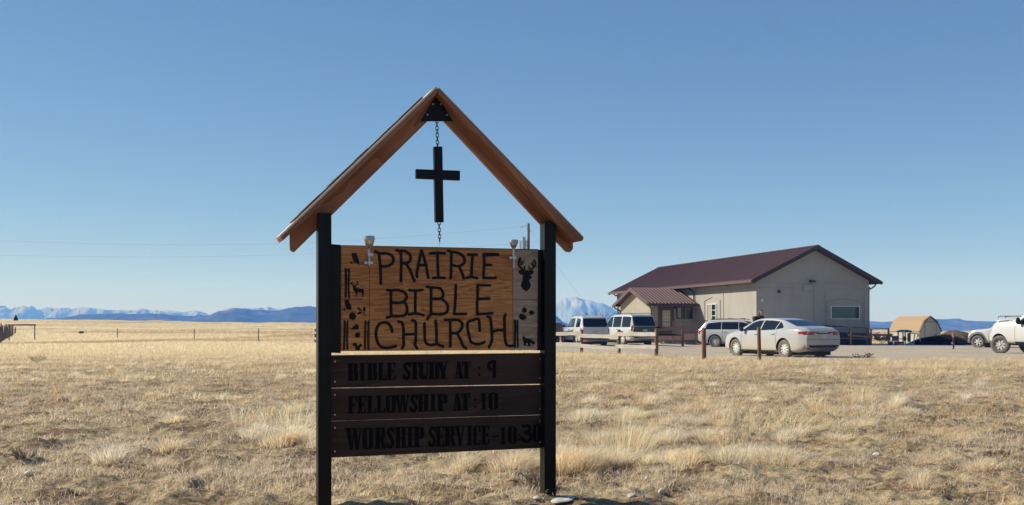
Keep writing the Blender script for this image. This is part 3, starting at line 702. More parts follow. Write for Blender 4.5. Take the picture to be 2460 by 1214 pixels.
for sx in ((150,155,150,140,215,210,205,212), (588,583,580,575,648,645,640,645)):
    stencil('twig_stencil', *B_, [], [(40,[(sx[0],535),(sx[1],650),(sx[2],850),(sx[3],1120)]),(37,[(sx[4],540),(sx[5],750),(sx[6],900),(sx[7],1120)]),(18,[(sx[1],745),(sx[5],765)]),(22,[(sx[0]+8,560),(sx[0]+22,600)])], p_ll)
stencil('leaf_stencil', *B_, [[(275,705),(320,670),(345,630),(365,635),(380,595),(400,600),(430,610),(455,640),(440,660),(455,690),(430,700),(390,715),(370,705),(320,710)],[(365,820),(400,775),(465,768),(475,820),(465,870),(430,885),(385,880)]], [], p_ll)
stencil('squirrel_stencil', *B_, [[(320,1010),(345,985),(385,985),(410,1020),(415,1050),(445,1045),(480,1000),(510,1020),(525,1055),(475,1075),(468,1140),(390,1140),(370,1100),(375,1060),(325,1045)]], [], p_ll)
stencil('deer_head_stencil', *C_, [[(230,570),(260,548),(290,540),(345,570),(345,650),(300,660),(255,625)],[(500,570),(530,555),(560,555),(580,590),(555,640),(510,660)],[(340,560),(420,555),(500,565),(510,640),(505,690),(535,700),(530,750),(480,765),(475,800),(500,850),(510,910),(480,970),(420,1030),(340,985),(295,920),(300,850),(330,780),(335,680)]],
 [(46,[(275,285),(250,350),(243,440),(290,500),(350,545)]),(28,[(290,420),(305,340)]),(24,[(300,440),(360,360)]),(26,[(370,540),(378,465)]),(34,[(595,325),(615,400),(600,470),(550,515),(500,545)]),(26,[(570,470),(555,350)]),(22,[(560,455),(515,400)]),(24,[(490,540),(462,460)])], p_ur)
stencil('leaf_stencil', *D_, [[(330,245),(375,265),(395,310),(380,350),(340,365),(300,345),(292,295)],[(420,345),(455,335),(480,310),(500,325),(520,310),(530,340),(555,350),(545,380),(520,390),(515,412),(490,395),(465,410),(455,375)],[(230,430),(260,390),(290,378),(310,400),(330,395),(345,420),(370,430),(395,465),(375,485),(350,490),(335,520),(315,505),(295,515),(270,500),(245,480)]], [], p_lr)
stencil('twig_stencil', *D_, [], [(46,[(145,530),(150,700),(145,850),(142,1075)]),(34,[(200,530),(200,700),(203,900),(208,1075)]),(20,[(160,730),(200,742)])], p_lr)
stencil('fox_stencil', *D_, [[(302,850),(318,862),(335,858),(355,850),(352,885),(390,892),(440,898),(480,915),(520,950),(580,995),(545,1015),(505,1010),(470,985),(455,970),(465,1010),(468,1050),(440,1055),(448,1020),(430,1045),(412,1055),(420,1020),(405,985),(380,985),(375,1055),(355,1055),(355,1000),(340,1050),(328,1045),(338,990),(315,940)]], [], p_lr)
# condensed slab-serif capitals, in a unit box
def rc(a, b, c, d): return [(a, b), (c, b), (c, d), (a, d)]
def oc(a, b, c, d, k=.14): 
    ky = k * .55
    return [(a + k, b), (c - k, b), (c, b + ky), (c, d - ky), (c - k, d), (a + k, d), (a, d - ky), (a, b + ky)]
FONT = {
 'I': ([rc(.2,0,.8,1), rc(0,0,1,.06), rc(0,.94,1,1)], []),
 'B': ([rc(.06,0,.48,1), rc(-.02,0,.6,.07), rc(-.02,.93,.6,1), rc(.4,.48,.66,.54), oc(.58,.5,.95,1), oc(.6,0,1,.53)], []),
 'L': ([rc(.08,0,.52,1), rc(-.02,.94,.64,1), rc(-.02,0,1,.07), [(1,0),(1,.3),(.9,.3),(.78,.05)]], []),
 'E': ([rc(.08,0,.52,1), rc(-.02,.93,1,1), rc(-.02,0,1,.07), [(1,1),(1,.74),(.9,.74),(.78,.95)], [(1,0),(1,.28),(.9,.28),(.78,.05)], rc(.5,.47,.74,.53), rc(.7,.38,.8,.62)], []),
 'F': ([rc(.08,0,.52,1), rc(-.02,.93,1,1), rc(-.02,0,.66,.06), [(1,1),(1,.7),(.9,.7),(.78,.95)], rc(.5,.47,.74,.53), rc(.7,.37,.8,.62)], []),
 'S': ([rc(.86,.68,.96,.98), rc(.04,.02,.14,.34)], [(.36,[(.84,.84),(.66,.93),(.36,.9),(.24,.74),(.48,.54),(.76,.34),(.68,.1),(.36,.06),(.14,.18)])]),
 'T': ([rc(.28,0,.72,1), rc(0,.93,1,1), [(0,1),(.14,.95),(.08,.7),(0,.7)], [(1,1),(.86,.95),(.92,.7),(1,.7)], rc(.12,0,.88,.06)], []),
 'U': ([rc(.04,.14,.44,1), rc(.8,.16,.92,1), rc(-.04,.94,.54,1), rc(.68,.94,1.04,1), oc(.04,0,.92,.22,.2)], []),
 'D': ([rc(.06,0,.46,1), rc(-.02,.93,.66,1), rc(-.02,0,.66,.07), oc(.6,0,1,1,.2)], []),
 'Y': ([[(-.02,1),(.42,1),(.72,.42),(.72,0),(.3,0),(.3,.4)], [(.8,1),(.94,1),(.68,.38),(.55,.48)], rc(.12,0,.9,.06), rc(-.06,.94,.5,1), rc(.7,.94,1.06,1)], []),
 'A': ([[(.36,1),(.66,1),(.98,0),(.52,0)], [(.36,1),(.46,1),(.24,0),(.13,0)], rc(.25,.29,.7,.36), rc(-.02,0,.38,.06), rc(.46,0,1.04,.06)], []),
 'O': ([oc(0,.02,.4,.98,.16), oc(.6,.02,1,.98,.16), rc(.2,.93,.8,1), rc(.2,0,.8,.07)], []),
 'W': ([[(0,1),(.28,1),(.44,0),(.28,0)], [(.34,0),(.44,0),(.56,1),(.48,1)], [(.42,1),(.7,1),(.82,0),(.66,0)], [(.72,0),(.82,0),(1,1),(.91,1)], rc(-.04,.94,.34,1), rc(.84,.94,1.06,1)], []),
 'H': ([rc(.06,0,.42,1), rc(.6,0,.96,1), rc(.4,.46,.62,.54), rc(0,0,.48,.06), rc(.54,0,1.02,.06), rc(0,.94,.48,1), rc(.54,.94,1.02,1)], []),
 'P': ([rc(.08,0,.5,1), rc(-.02,.93,.66,1), rc(-.02,0,.62,.06), oc(.6,.42,1,1,.18), rc(.45,.42,.75,.49)], []),
 'R': ([rc(.06,0,.46,1), rc(-.02,.93,.66,1), rc(-.02,0,.52,.06), oc(.56,.48,.94,1,.16), rc(.42,.47,.7,.53), [(.48,.48),(.82,.48),(1.02,0),(.66,0)]], []),
 'V': ([[(0,1),(.42,1),(.66,0),(.44,0)], [(.52,0),(.66,0),(1,1),(.86,1)], rc(-.06,.94,.5,1), rc(.72,.94,1.08,1)], []),
 'C': ([oc(0,.02,.44,.98,.18), rc(.22,.93,.84,1), rc(.22,0,.84,.07), rc(.74,.66,.98,.94), rc(.78,.06,.96,.26)], []),
 '9': ([rc(.64,0,.98,1)], [(.3,[(.86,.92),(.5,.93),(.16,.76),(.2,.54),(.5,.48),(.84,.5)])]),
 '1': ([rc(.32,0,.76,1), [(0,.78),(.36,1),(.4,.86)], rc(.06,0,1,.06)], []),
 '3': ([], [(.27,[(.2,.92),(.6,.95),(.82,.8),(.66,.6),(.42,.55)]), (.3,[(.42,.55),(.8,.48),(.9,.25),(.62,.06),(.28,.1),(.06,.22)])]),
 '-': ([rc(0,.42,1,.52)], []),
}
FONT['0'] = FONT['O']
def text_line(seq, ox, oy, sc, topf, botf, v, parent):
    """seq: (character, x0, x1) in zoom units; topf/botf give the slanting cap and base lines"""
    bm = bmesh.new()
    for ch, x0, x1, *yy in seq:
        def mp(p):
            x = x0 + (x1 - x0) * p[0]; t, b = (yy if yy else (topf(x), botf(x)))
            return SP(ox + x / sc, oy + (b + (t - b) * p[1]) / sc, v)
        if ch == ':':
            for fy in (.2, .6):
                c = mp((.5, fy)); db = bmesh.new(); blob(db, [c + Vector((.007 * math.cos(a), 0, .008 * math.sin(a))) for a in [k * math.pi / 4 for k in range(8)]], v); obj('dot', fixn(db), M['ink2'], parent)
            continue
        polys, st = FONT[ch]
        for p in polys: blob(bm, [mp(q) for q in p], v)
        for w, s in st: ribbon(bm, [mp(q) for q in s], w * (mp((1, .5)) - mp((0, .5))).length, v)
    return obj('lettering', fixn(bm), M['ink2'], parent)
ln = lambda xa, ya, xb, yb: (lambda x: ya + (yb - ya) * (x - xa) / (xb - xa))
text_line([('B',75,200),('I',215,290),('B',310,430),('L',445,545),('E',550,650),('S',740,840),('T',830,940),('U',935,1050),('D',1055,1180),('Y',1170,1285),('A',1362,1468),('T',1455,1560),(':',1640,1690),('9',1760,1865,55,265)],
          820, 855, 5.02, ln(75,90,1560,70), ln(75,302,1560,272), BVv, boards[0])
text_line([('F',78,185),('E',195,295),('L',312,415),('L',425,525),('O',535,655),('W',645,812),('S',825,920),('H',925,1050),('I',1070,1140),('P',1155,1280),('A',1342,1450),('T',1442,1550),(':',1590,1640),('1',1670,1755),('0',1775,1890)],
          820, 930, 5.02, ln(75,112,1880,66), ln(75,322,1880,270), BVv, boards[1])
text_line([('W',55,240),('O',255,385),('R',405,535),('S',545,640),('H',650,780),('I',790,865),('P',872,1000),('S',1048,1140),('E',1140,1240),('R',1245,1375),('V',1375,1480),('I',1510,1580),('C',1590,1680),('E',1690,1785),('-',1815,1900,130,300),('1',1905,1990,108,315),('0',2010,2115,100,310),(':',2125,2160,140,290),('3',2165,2300,78,290),('0',2310,2410,75,285)],
          820, 1005, 5.02, ln(55,118,1785,88), ln(55,385,1785,315), BVv, boards[2])
# --- hanging cross on chains
XV = .012
cross = empty('hanging_cross', S0 + su * SP(1055, 440, XV).x + sv * XV + Vector((0, 0, SP(1055, 440, XV).z)), R(SA))
tag(cross, 'black wooden cross hanging on short chains under the gable of the sign', 'cross')
cl = SP(1055, 440, XV)
def CP(x, y): return SP(x, y, XV) - cl
for nm, q, d0, th in (('cross_upright', [(1043, 352), (1063, 352), (1066.5, 534), (1046.5, 534)], 0, .035), ('cross_arm', [(1000, 406), (1106, 410), (1106, 433.5), (1000, 429)], .004, .027)):
    bm = bmesh.new(); prism(bm, [CP(*p) + Vector((0, d0, 0)) for p in q], (0, 1, 0), th); fixn(bm); bmesh.ops.bevel(bm, geom=bm.edges[:], offset=.0025, segments=2, affect='EDGES'); obj(nm, bm, M['black'], cross)
def chain(p0, p1, nl, r=.0026, w=.0085):
    bm = bmesh.new(); L = (p1 - p0).length / nl; ax = (p1 - p0).normalized()
    for k in range(nl):
        c = p0 + ax * L * (k + .5); side = Vector((1, 0, 0)) if k % 2 == 0 else Vector((.45, .9, 0)); hl = L * .5 + .003
        pts = []
        for j in range(16):
            a = 2 * math.pi * j / 16
            pts.append(c + side * w * math.cos(a) + ax * hl * math.copysign(abs(math.sin(a)) ** .6, math.sin(a)))
        tube(bm, pts + [pts[0]], r, 6, False)
    return bm
cc = Vector((0, .012, 0))
obj('chain', chain(CP(1050.5, 286) + cc, CP(1052.5, 354) + cc, 8), M['black'], cross)
obj('chain', chain(CP(1056, 532) + cc, CP(1057.5, 580) + cc, 6), M['black'], cross)
bm = bmesh.new(); tube(bm, [CP(1057.5, 579) + cc, CP(1058, 597) + cc + Vector((0, .03, 0))], .0012, 6); obj('wire', bm, M['zinc'], cross)
# --- solar lamps clamped to the panel
M['lens'] = NT('lamp_lens').set(Base_Color=(.55, .54, .50), Roughness=.15, Transmission_Weight=.85, IOR=1.3).m
M['steel'] = NT('brushed_steel').set(Base_Color=(.42, .43, .45), Roughness=.36, Metallic=.9).m
def solar_lamp(cx, ytop, ycap, ylens, ybot, wcap, label, clamps):
    v = PV - .035; b = SP(cx, ybot, v); t = empty('solar_lamp', S0 + su * b.x + sv * v + Vector((0, 0, b.z)), R(SA))
    tag(t, label, 'solar lamp', 'solar lamps clipped to the sign')
    z = lambda y: SP(cx, y, v).z - b.z
    r = abs(SP(cx + wcap / 2, ytop, v).x - SP(cx, ytop, v).x); q = r / .036
    bm = bmesh.new(); lathe(bm, [(0, z(ytop)), (r * .86, z(ytop)), (r * .95, z(ytop) - .003), (r, z(ycap) + .003), (r * .98, z(ycap)), (0, z(ycap))], 'z', 24); obj('cap', bm, M['steel'], t)
    bm = bmesh.new(); lathe(bm, [(r * .88, z(ycap)), (r * .78, z(ycap) - .012), (r * .44, z(ylens) + .006), (r * .26, z(ylens))], 'z', 24)
    for k in range(12):
        a = 2 * math.pi * k / 12; c, s_ = math.cos(a), math.sin(a)
        tube(bm, [(r * .85 * c, r * .85 * s_, z(ycap) - .004), (r * .46 * c, r * .46 * s_, z(ylens) + .006)], .0018, 5)
    obj('lens', bm, M['lens'], t)
    bm = bmesh.new(); lathe(bm, [(.0, z(ylens) + .002), (.008 * q, z(ylens) + .002), (.008 * q, 0), (0, 0)], 'z', 14); obj('stake', bm, M['steel'], t)
    for yc, wl_, wr_ in clamps:
        bm = bmesh.new(); zc = z(yc)
        box(bm, wl_, .006, zc - .008, wr_, .030, zc + .008, .002); lathe(bm, [(0, zc - .009), (.0115 * q, zc - .008), (.0115 * q, zc + .008), (0, zc + .009)], 'z', 14)
        obj('clamp', bm, M['zinc'], t)
solar_lamp(887, 567.5, 577, 599.5, 639, 27.5, 'larger solar lamp clamped near the P of PRAIRIE, top left of the sign', ((612, -.012, .026), (631.5, -.028, .026)))
solar_lamp(1234, 576.5, 584, 597.5, 644.5, 21, 'smaller solar lamp clamped beside the stag head picture', ((619.5, -.026, .022),))
# --- white stones and broken concrete round the post foot
M['stone'] = plain('pale_stone', (.58, .53, .45), .9, var=.25, scale=14, bump=.5)
def rock(px, py, sx, sy, sz, label, m=None, seed=0):
    x, y = ray_ground(px, py); bm = bmesh.new(); bmesh.ops.create_icosphere(bm, subdivisions=3, radius=1)
    for v in bm.verts:
        q = v.co; k = .72 + .56 * float(fbm(q.x * 1.4 + seed * 5 + q.z, q.y * 1.4 + seed - q.z * .7, seed, 3))
        v.co = Vector((q.x * sx * k, q.y * sy * k, max(q.z, -.5) * sz * k))
    o = obj('stone', bm, m or M['stone']); o.location = (x, y, gz(x, y) + sz * .25); o.rotation_euler = (0, 0, seed)
    tag(o, label, 'stone', 'pale stones lying in the grass'); return o
rock(1352, 1202, .12, .06, .010, 'flat pale concrete slab at the foot of the right sign post', seed=1)
rock(1290, 1199, .03, .025, .012, 'small pale stone just left of the right post foot', seed=2)
rock(1516, 1195, .032, .025, .016, 'low whitish crumbled stone in the bare soil right of the sign', seed=3)
rock(1589, 1186, .025, .022, .022, 'rounded white stone, farther right from the sign than the crumbled one', seed=4)
rock(2106, 1096, .035, .03, .02, 'white stone in the short grass below the sedan', seed=5)
rock(70, 1139, .036, .03, .02, 'round pale stone by the twiggy weeds at the left edge', seed=6)
rock(1555, 1150, .02, .018, .014, 'tiny pale stone behind the two whitish stones right of the sign', seed=7)

# ------------------------------------------------------------------ fences and poles
M['post'] = wood('treated_post', (.13, .062, .034), (.30, .165, .10), 'z', 2.0, .85)
M['rail'] = wood('weathered_rail', (.30, .27, .24), (.56, .52, .47), 'x', 1.5, .9, bump=.4)
M['old_post'] = wood('grey_stake', (.10, .082, .07), (.24, .20, .17), 'z', 2.0, .95)
M['rust'] = plain('rusty_steel', (.13, .085, .065), .85, var=.3, scale=20)
M['wire'] = plain('fence_wire', (.14, .12, .11), .7)
def round_post(px, pyt, pyb, r, name='post', parent=None, m=None, Y=None, lean=0.0):
    x, y = ray_ground(px, pyb) if Y is None else wpos(px, Y)
    zb = gz(x, y); zt = H - (pyt - HY) / F * y
    bm = bmesh.new(); h = zt - zb
    pts = [(x, y, zb - .3)] + [(x + lean * h * k + random.uniform(-.004, .004), y, zb + h * k) for k in (.1, .4, .7, 1.0)]
    tube(bm, pts, [r, r * 1.0, r * .98, r * .96, r * .95], 14)
    bmesh.ops.bevel(bm, geom=[e for e in bm.edges if all(abs(v.co.z - zt) < .002 for v in e.verts)], offset=.008, segments=1, affect='EDGES')
    o = obj(name, bm, m or M['post'], parent, True); return o, Vector((x, y, zb)), zt
rf = tag(empty('rail_fence'), 'rustic rail fence of brown round posts with two pale weathered board rails beside the gravel', 'fence')
fp = {}
for px, yt, yb, r in ((1577, 790, 858, .072), (1487, 792, 853, .068), (1397, 792.5, 849.5, .068), (1319, 793, 847, .066), (1251, 793, 844, .066), (1188, 794, 842, .066), (1131, 794, 840, .066)):
    o, b, zt = round_post(px, yt, yb, r, 'post', rf); fp[px] = (b, zt)
b7 = fp[1131][0]
prev = b7; k = 0
lineY = [50.6, 53.6, 56.6, 59.6, 62.6, 65.6, 68.4]
for Yp in lineY:
    x = float(np.interp(Yp, [b7.y, 68.4], [b7.x, (757.5 - CX) / F * 68.4])); z = gz(x, Yp)
    bm = bmesh.new(); tube(bm, [(x, Yp, z - .3), (x, Yp, z + 1.0)], .066, 12); obj('post', bm, M['post'], rf, True); fp[-Yp] = (Vector((x, Yp, z)), z + 1.0)
order = [fp[1577], fp[1487], fp[1397], fp[1319], fp[1251], fp[1188], fp[1131]] + [fp[-y] for y in lineY]
def rail_board(a, b, za, zb, h, parent, m, ext=.12):
    d = (b - a); d.z = 0; L = d.length; d.normalize(); nn = Vector((d.y, -d.x, 0)); nn = nn if nn.y < 0 else -nn    # camera side of the posts
    off = nn * .085; bm = bmesh.new(); n = 7
    rows = []
    for i in range(n + 1):
        s = -ext + (L + 2 * ext) * i / n; p = a + d * s + off; t = (s / L)
        zc = za + (zb - za) * t; jt, jb = random.uniform(-.012, .008), random.uniform(-.010, .010)
        rows.append([bm.verts.new((p.x + q.x, p.y + q.y, zc + hh)) for q, hh in ((nn * .02, h / 2 + jt), (nn * .02, -h / 2 + jb), (nn * -.02, -h / 2 + jb), (nn * -.02, h / 2 + jt))])
    for A, B in zip(rows, rows[1:]):
        for j in range(4): bm.faces.new((A[j], A[(j+1) % 4], B[(j+1) % 4], B[j]))
    bm.faces.new(rows[0][::-1]); bm.faces.new(rows[-1])
    return obj('rail', fixn(bm), m, parent)
zr = lambda b, py: H - (py - HY) / F * b.y
rails = [((0, 1), 803, 803, 833.5, 832.5), ((1, 2), 809.5, 806, 838, 830.5), ((2, 3), 801, 803, 827.5, 827)]
for (i, j), u0, u1, l0, l1 in rails:
    a, b = order[i][0], order[j][0]
    rail_board(a, b, zr(a, u0), zr(b, u1), .155, rf, M['rail']); rail_board(a, b, zr(a, l0), zr(b, l1), .15, rf, M['rail'])
for i in range(3, len(order) - 1):
    a, b = order[i][0], order[i+1][0]; e = .05 * (-1) ** i
    rail_board(a, b, a.z + .78 + e, b.z + .80 - e, .15, rf, M['rail']); rail_board(a, b, a.z + .36, b.z + .38, .15, rf, M['rail'])
# thin third rail behind the right bay
a, b = order[0][0].copy(), order[1][0].copy(); a.y += .25; b.y += .25; rail_board(a, b, zr(a, 810.5), zr(b, 806), .05, rf, M['rail'])
o, b, zt = round_post(1691, 788.5, 865, .075); o.name = 'fence_post'; tag(o, 'lone brown round post left of the silver sedan, nothing nailed to it', 'fence post', 'bare posts along the gravel lot')
o, b, zt = round_post(1824, 787, 868, .062, lean=-.012); o.name = 'fence_post'; tag(o, 'slim brown round post standing in front of the sedan doors', 'fence post', 'bare posts along the gravel lot')
br = tag(empty('hitch_rail'), 'low dark two rail barrier between the parked wagons and the porch ramp', 'barrier')
for px, Y in ((1640, 65.0), (1562, 66.5)):
    x, y = wpos(px, Y); bm = bmesh.new(); box(bm, x - .07, y - .07, gz(x, y) - .2, x + .07, y + .07, 1.16); obj('post', bm, M['redwood'], br)
for z in (.98, .52):
    a, b = Vector((*wpos(1562, 66.5), 0)), Vector((*wpos(1640, 65.0), 0))
    bm = bmesh.new(); prism(bm, [a + Vector((0, -.075, z)), b + Vector((0, -.075, z)), b + Vector((0, -.075, z + .12)), a + Vector((0, -.075, z + .12))], (0, -1, 0), .05); obj('rail', fixn(bm), M['trim'], br)
# far left: stake fence, pipe brace, juniper, wire fence
sf = tag(empty('stake_fence'), 'long fence of grey wooden stakes running into the distance at the far left', 'fence')
for k in range(30):
    t = k / 29; Y = 58 + 62 * t ** 1.25
    px = np.interp(t, [0, 1], [-12, 32]); x, y = wpos(px, Y); z = gz(x, y); hgt = 1.28 + random.uniform(-.12, .14); l = random.uniform(-.05, .05)
    bm = bmesh.new(); r = random.uniform(.035, .06); tube(bm, [(x, y, z - .2), (x + l * .5, y, z + hgt * .5), (x + l, y, z + hgt)], [r, r * .95, r * .85], 8); obj('stake', bm, M['old_post'], sf, True)
for zz in (.35, .7, 1.02):
    bm = bmesh.new(); pts = []
    for t in np.linspace(0, 1, 12):
        Y = 58 + 62 * t ** 1.25; x, y = wpos(np.interp(t, [0, 1], [-12, 32]), Y); pts.append((x, y - .06, gz(x, y) + zz))
    tube(bm, pts, .006, 5); obj('wire', bm, M['wire'], sf)
pb = tag(empty('pipe_brace'), 'rusty pipe brace, two uprights under one level bar, beside the stake fence', 'brace')
Yb = 84.0
q = []
for px in (22, 83.5):
    x, y = wpos(px, Yb); z = gz(x, y); zt = H - (780.8 - HY) / F * Yb; q.append(Vector((x, y, zt)))
    bm = bmesh.new(); tube(bm, [(x, y, z - .3), (x, y, zt - .05)], .045, 10); obj('upright', bm, M['rust'], pb, True)
bm = bmesh.new(); tube(bm, [q[0] - Vector((.08, 0, 0)), q[1] + Vector((.08, 0, 0))], .055, 10); obj('crossbar', bm, M['rust'], pb, True)
wf = tag(empty('wire_fence'), 'sparse wire fence on thin steel posts crossing the open prairie on the left', 'fence')
wpts = []
for px, yt, yb in ((282, 789.5, 813.5), (467, 790, 815), (621, 789, 821.5)):
    x, y = ray_ground(px, yb); y = min(y, 105); x = (px - CX) / F * y; z = gz(x, y); zt = H - (yt - HY) / F * y
    bm = bmesh.new(); w_ = .035
    box(bm, x - w_, y - .008, z - .3, x + w_, y + .008, zt); box(bm, x - .008, y + .009, z - .3, x + .008, y + .045, zt); obj('post', bm, M['rust'], wf); wpts.append((x, y, z, zt))
for f in (.35, .65, .92):
    bm = bmesh.new(); tube(bm, [(x, y - .02, z + (zt - z) * f) for x, y, z, zt in wpts], .004, 5); obj('wire', bm, M['wire'], wf)
# leaf clumps used by the juniper and shrubs
def leaf_mesh(pts, size, flat=.5, seed=1):
    r = np.random.default_rng(seed); n = len(pts); P = np.asarray(pts)
    a = r.normal(size=(n, 3)); a /= np.linalg.norm(a, axis=1)[:, None]; b = np.cross(a, r.normal(size=(n, 3))); b /= np.linalg.norm(b, axis=1)[:, None]
    s = size * r.uniform(.6, 1.4, (n, 1)); co = np.stack([P - a * s, P + b * s * flat, P + a * s, P - b * s * flat], 1).reshape(-1, 3)
    me = bpy.data.meshes.new('leaves'); me.vertices.add(n * 4); me.vertices.foreach_set('co', co.ravel())
    me.loops.add(n * 4); me.loops.foreach_set('vertex_index', np.arange(n * 4, dtype=np.int32)); me.polygons.add(n); me.polygons.foreach_set('loop_start', np.arange(n, dtype=np.int32) * 4); me.update(calc_edges=True)
    return me
M['juniper'] = plain('juniper_green', (.028, .040, .030), .8, var=.4, scale=3)
M['bark'] = plain('bark', (.09, .07, .055), .95, var=.3)
Yj = 128; x, y = wpos(38, Yj); z = gz(x, y)
jn = tag(empty('juniper_tree', (x, y, z)), 'small dark pointed evergreen on the skyline at the end of the stake fence', 'tree')
bm = bmesh.new(); tube(bm, [(-.1, 0, -.2), (-.08, 0, .5), (0, 0, .9)], [.10, .09, .05], 8); obj('trunk', bm, M['bark'], jn)
ztop = H - (757.5 - HY) / F * Yj - z; zlow = H - (768.5 - HY) / F * Yj - z
pts = []
for k in range(1500):
    t = random.random() ** .7; rr_ = .30 * (1 - t) ** .8 * math.sqrt(random.uniform(.15, 1)); a = random.uniform(0, 6.28); pts.append((rr_ * math.cos(a), rr_ * math.sin(a), zlow - .1 + (ztop - zlow + .1) * t))
obj('crown', leaf_mesh(pts, .06, .5, 3), M['juniper'], jn)
def bare_shrub(name, loc, h, spread, label, m, seed, leaf=None, nb=9, cat='shrub'):
    rnd = random.Random(seed); t = tag(empty(name, loc), label, cat); bm = bmesh.new(); tips = []
    def grow(p, d, L, r, lev):
        q = p + d * L; tube(bm, [p, (p + q) / 2 + Vector((rnd.uniform(-1, 1), rnd.uniform(-1, 1), 0)) * L * .06, q], [r, r * .85, r * .65], 5, False); tips.append(q)
        if lev == 0: return
        for _ in range(3 if lev > 1 else 2):
            e = (d + Vector((rnd.uniform(-1, 1), rnd.uniform(-1, 1), rnd.uniform(-.25, .6))) * .62).normalized(); grow(p + d * L * rnd.uniform(.55, 1), e, L * rnd.uniform(.5, .8), r * .6, lev - 1)
    for _ in range(nb):
        a = rnd.uniform(0, 6.28); grow(Vector((0, 0, -.05)), Vector((math.cos(a) * spread, math.sin(a) * spread, 1)).normalized(), h * rnd.uniform(.32, .5), (.014 * h / 1.5 if h > 1 else .0045), 3)
    obj('branches', bm, m, t)
    if leaf: obj('foliage', leaf_mesh([tuple(p + Vector((rnd.uniform(-.05, .05), rnd.uniform(-.05, .05), rnd.uniform(-.05, .05)))) for p in tips if p.z > h * .3], leaf[0], .5, seed), leaf[1], t)
    return t
M['twig'] = plain('purple_grey_twigs', (.13, .095, .095), .9)
M['redtwig'] = plain('reddish_twigs', (.22, .115, .075), .9)
M['deadleaf'] = plain('dead_leaves', (.07, .055, .06), .9, var=.4)
M['dryleaf'] = plain('dry_leaves', (.33, .19, .10), .9, var=.4)
x, y = wpos(1443, 96); bare_shrub('bare_tree', (x, y, gz(x, y)), 3.4, .75, 'leafless twiggy tree between the two white wagons and the snowy peak', M['twig'], 4, (.055, M['deadleaf']), 12, 'tree')
x, y = wpos(2169, 100); bare_shrub('bare_shrub', (x, y, gz(x, y)), 1.9, .5, 'rust coloured leafless shrub behind the left end of the shed roof', M['redtwig'], 9, (.07, M['dryleaf']), 9)
x, y = wpos(2120, 80); bare_shrub('dry_bush', (x, y, gz(x, y)), 1.0, .9, 'dry tan bush behind the end of the side ramp', M['redtwig'], 12, (.09, plain('tan_leaves', (.45, .33, .2), .9, var=.4)), 16)
# utility pole and wires
Yp = 82.0
x, y = wpos(1269.5, Yp); z = gz(x, y); ztp = H - (537 - HY) / F * Yp
up = tag(empty('utility_pole', (x, y, z)), 'tall brown utility pole with a grey transformer rising behind the sign', 'utility pole')
bm = bmesh.new(); tube(bm, [(0, 0, -1), (0, 0, 3), (0, 0, ztp - z)], [.15, .135, .10], 14); obj('pole', bm, M['post'], up, True)
zz = lambda py: H - (py - HY) / F * Yp - z
M['can'] = plain('transformer_grey', (.36, .37, .38), .5)
bm = bmesh.new(); lathe(bm, [(0, zz(607)), (.19, zz(607)), (.19, zz(581)), (.21, zz(580)), (.21, zz(578)), (.12, zz(576.5)), (0, zz(576.5))], 'z', 18, (-.36, -.05, 0)); tf = obj('transformer', bm, M['can'], up)
bm = bmesh.new()
for dx in (-.40, -.29): lathe(bm, [(0, zz(577)), (.035, zz(577)), (.05, zz(574)), (.03, zz(573)), (.045, zz(571)), (.012, zz(569)), (0, zz(568))], 'z', 10, (dx, -.05, 0))
obj('bushing', bm, M['dark_metal'], tf)
bm = bmesh.new(); box(bm, -.20, -.06, zz(583), -.08, 0, zz(581.5)); box(bm, -.20, -.06, zz(591), -.08, 0, zz(589.5)); obj('bracket', bm, M['dark_metal'], tf)
bm = bmesh.new(); lathe(bm, [(0, zz(606)), (.08, zz(606)), (.08, zz(579)), (0, zz(578))], 'z', 10, (-.62, .02, 0)); box(bm, -.56, 0, zz(586), -.1, .03, zz(585)); obj('arrester', bm, M['lens'], up)
bm = bmesh.new(); tube(bm, [(-.08, 0, zz(543)), (-.56, 0, zz(544.5))], .02, 6); lathe(bm, [(0, zz(548)), (.045, zz(547.5)), (.05, zz(545)), (0, zz(544))], 'z', 10, (-.56, 0, 0)); obj('insulator', bm, M['can'], up)
bm = bmesh.new(); box(bm, .08, -.05, zz(556), .15, .05, zz(554)); obj('bracket', bm, M['dark_metal'], up)
M['cable'] = plain('power_cable', (.16, .17, .19), .7)
def wire(pxs, Y0, Y1, label, r=.0055):
    n = len(pxs); ctl = [at(px, py, Y0 + (Y1 - Y0) * i / (n - 1)) for i, (px, py) in enumerate(pxs)]
    bm = bmesh.new(); tube(bm, catmull(ctl, 8), r, 5); tag(obj('power_line', bm, M['cable'], None), label, 'wire', 'overhead wires')
wire([(1243, 546), (1000, 567), (690, 585), (340, 588), (-60, 577)], 82, 96, 'upper of the two faint overhead wires crossing the left sky')
wire([(1258, 584), (1000, 602), (740, 611), (380, 618), (-60, 613)], 82, 96, 'lower of the two faint overhead wires crossing the left sky')
wire([(1274.5, 556), (1300, 589), (1345, 648), (1396, 716), (1420, 756)], 81.9, 94, 'thin guy wire sloping down to the right from the utility pole', .006)

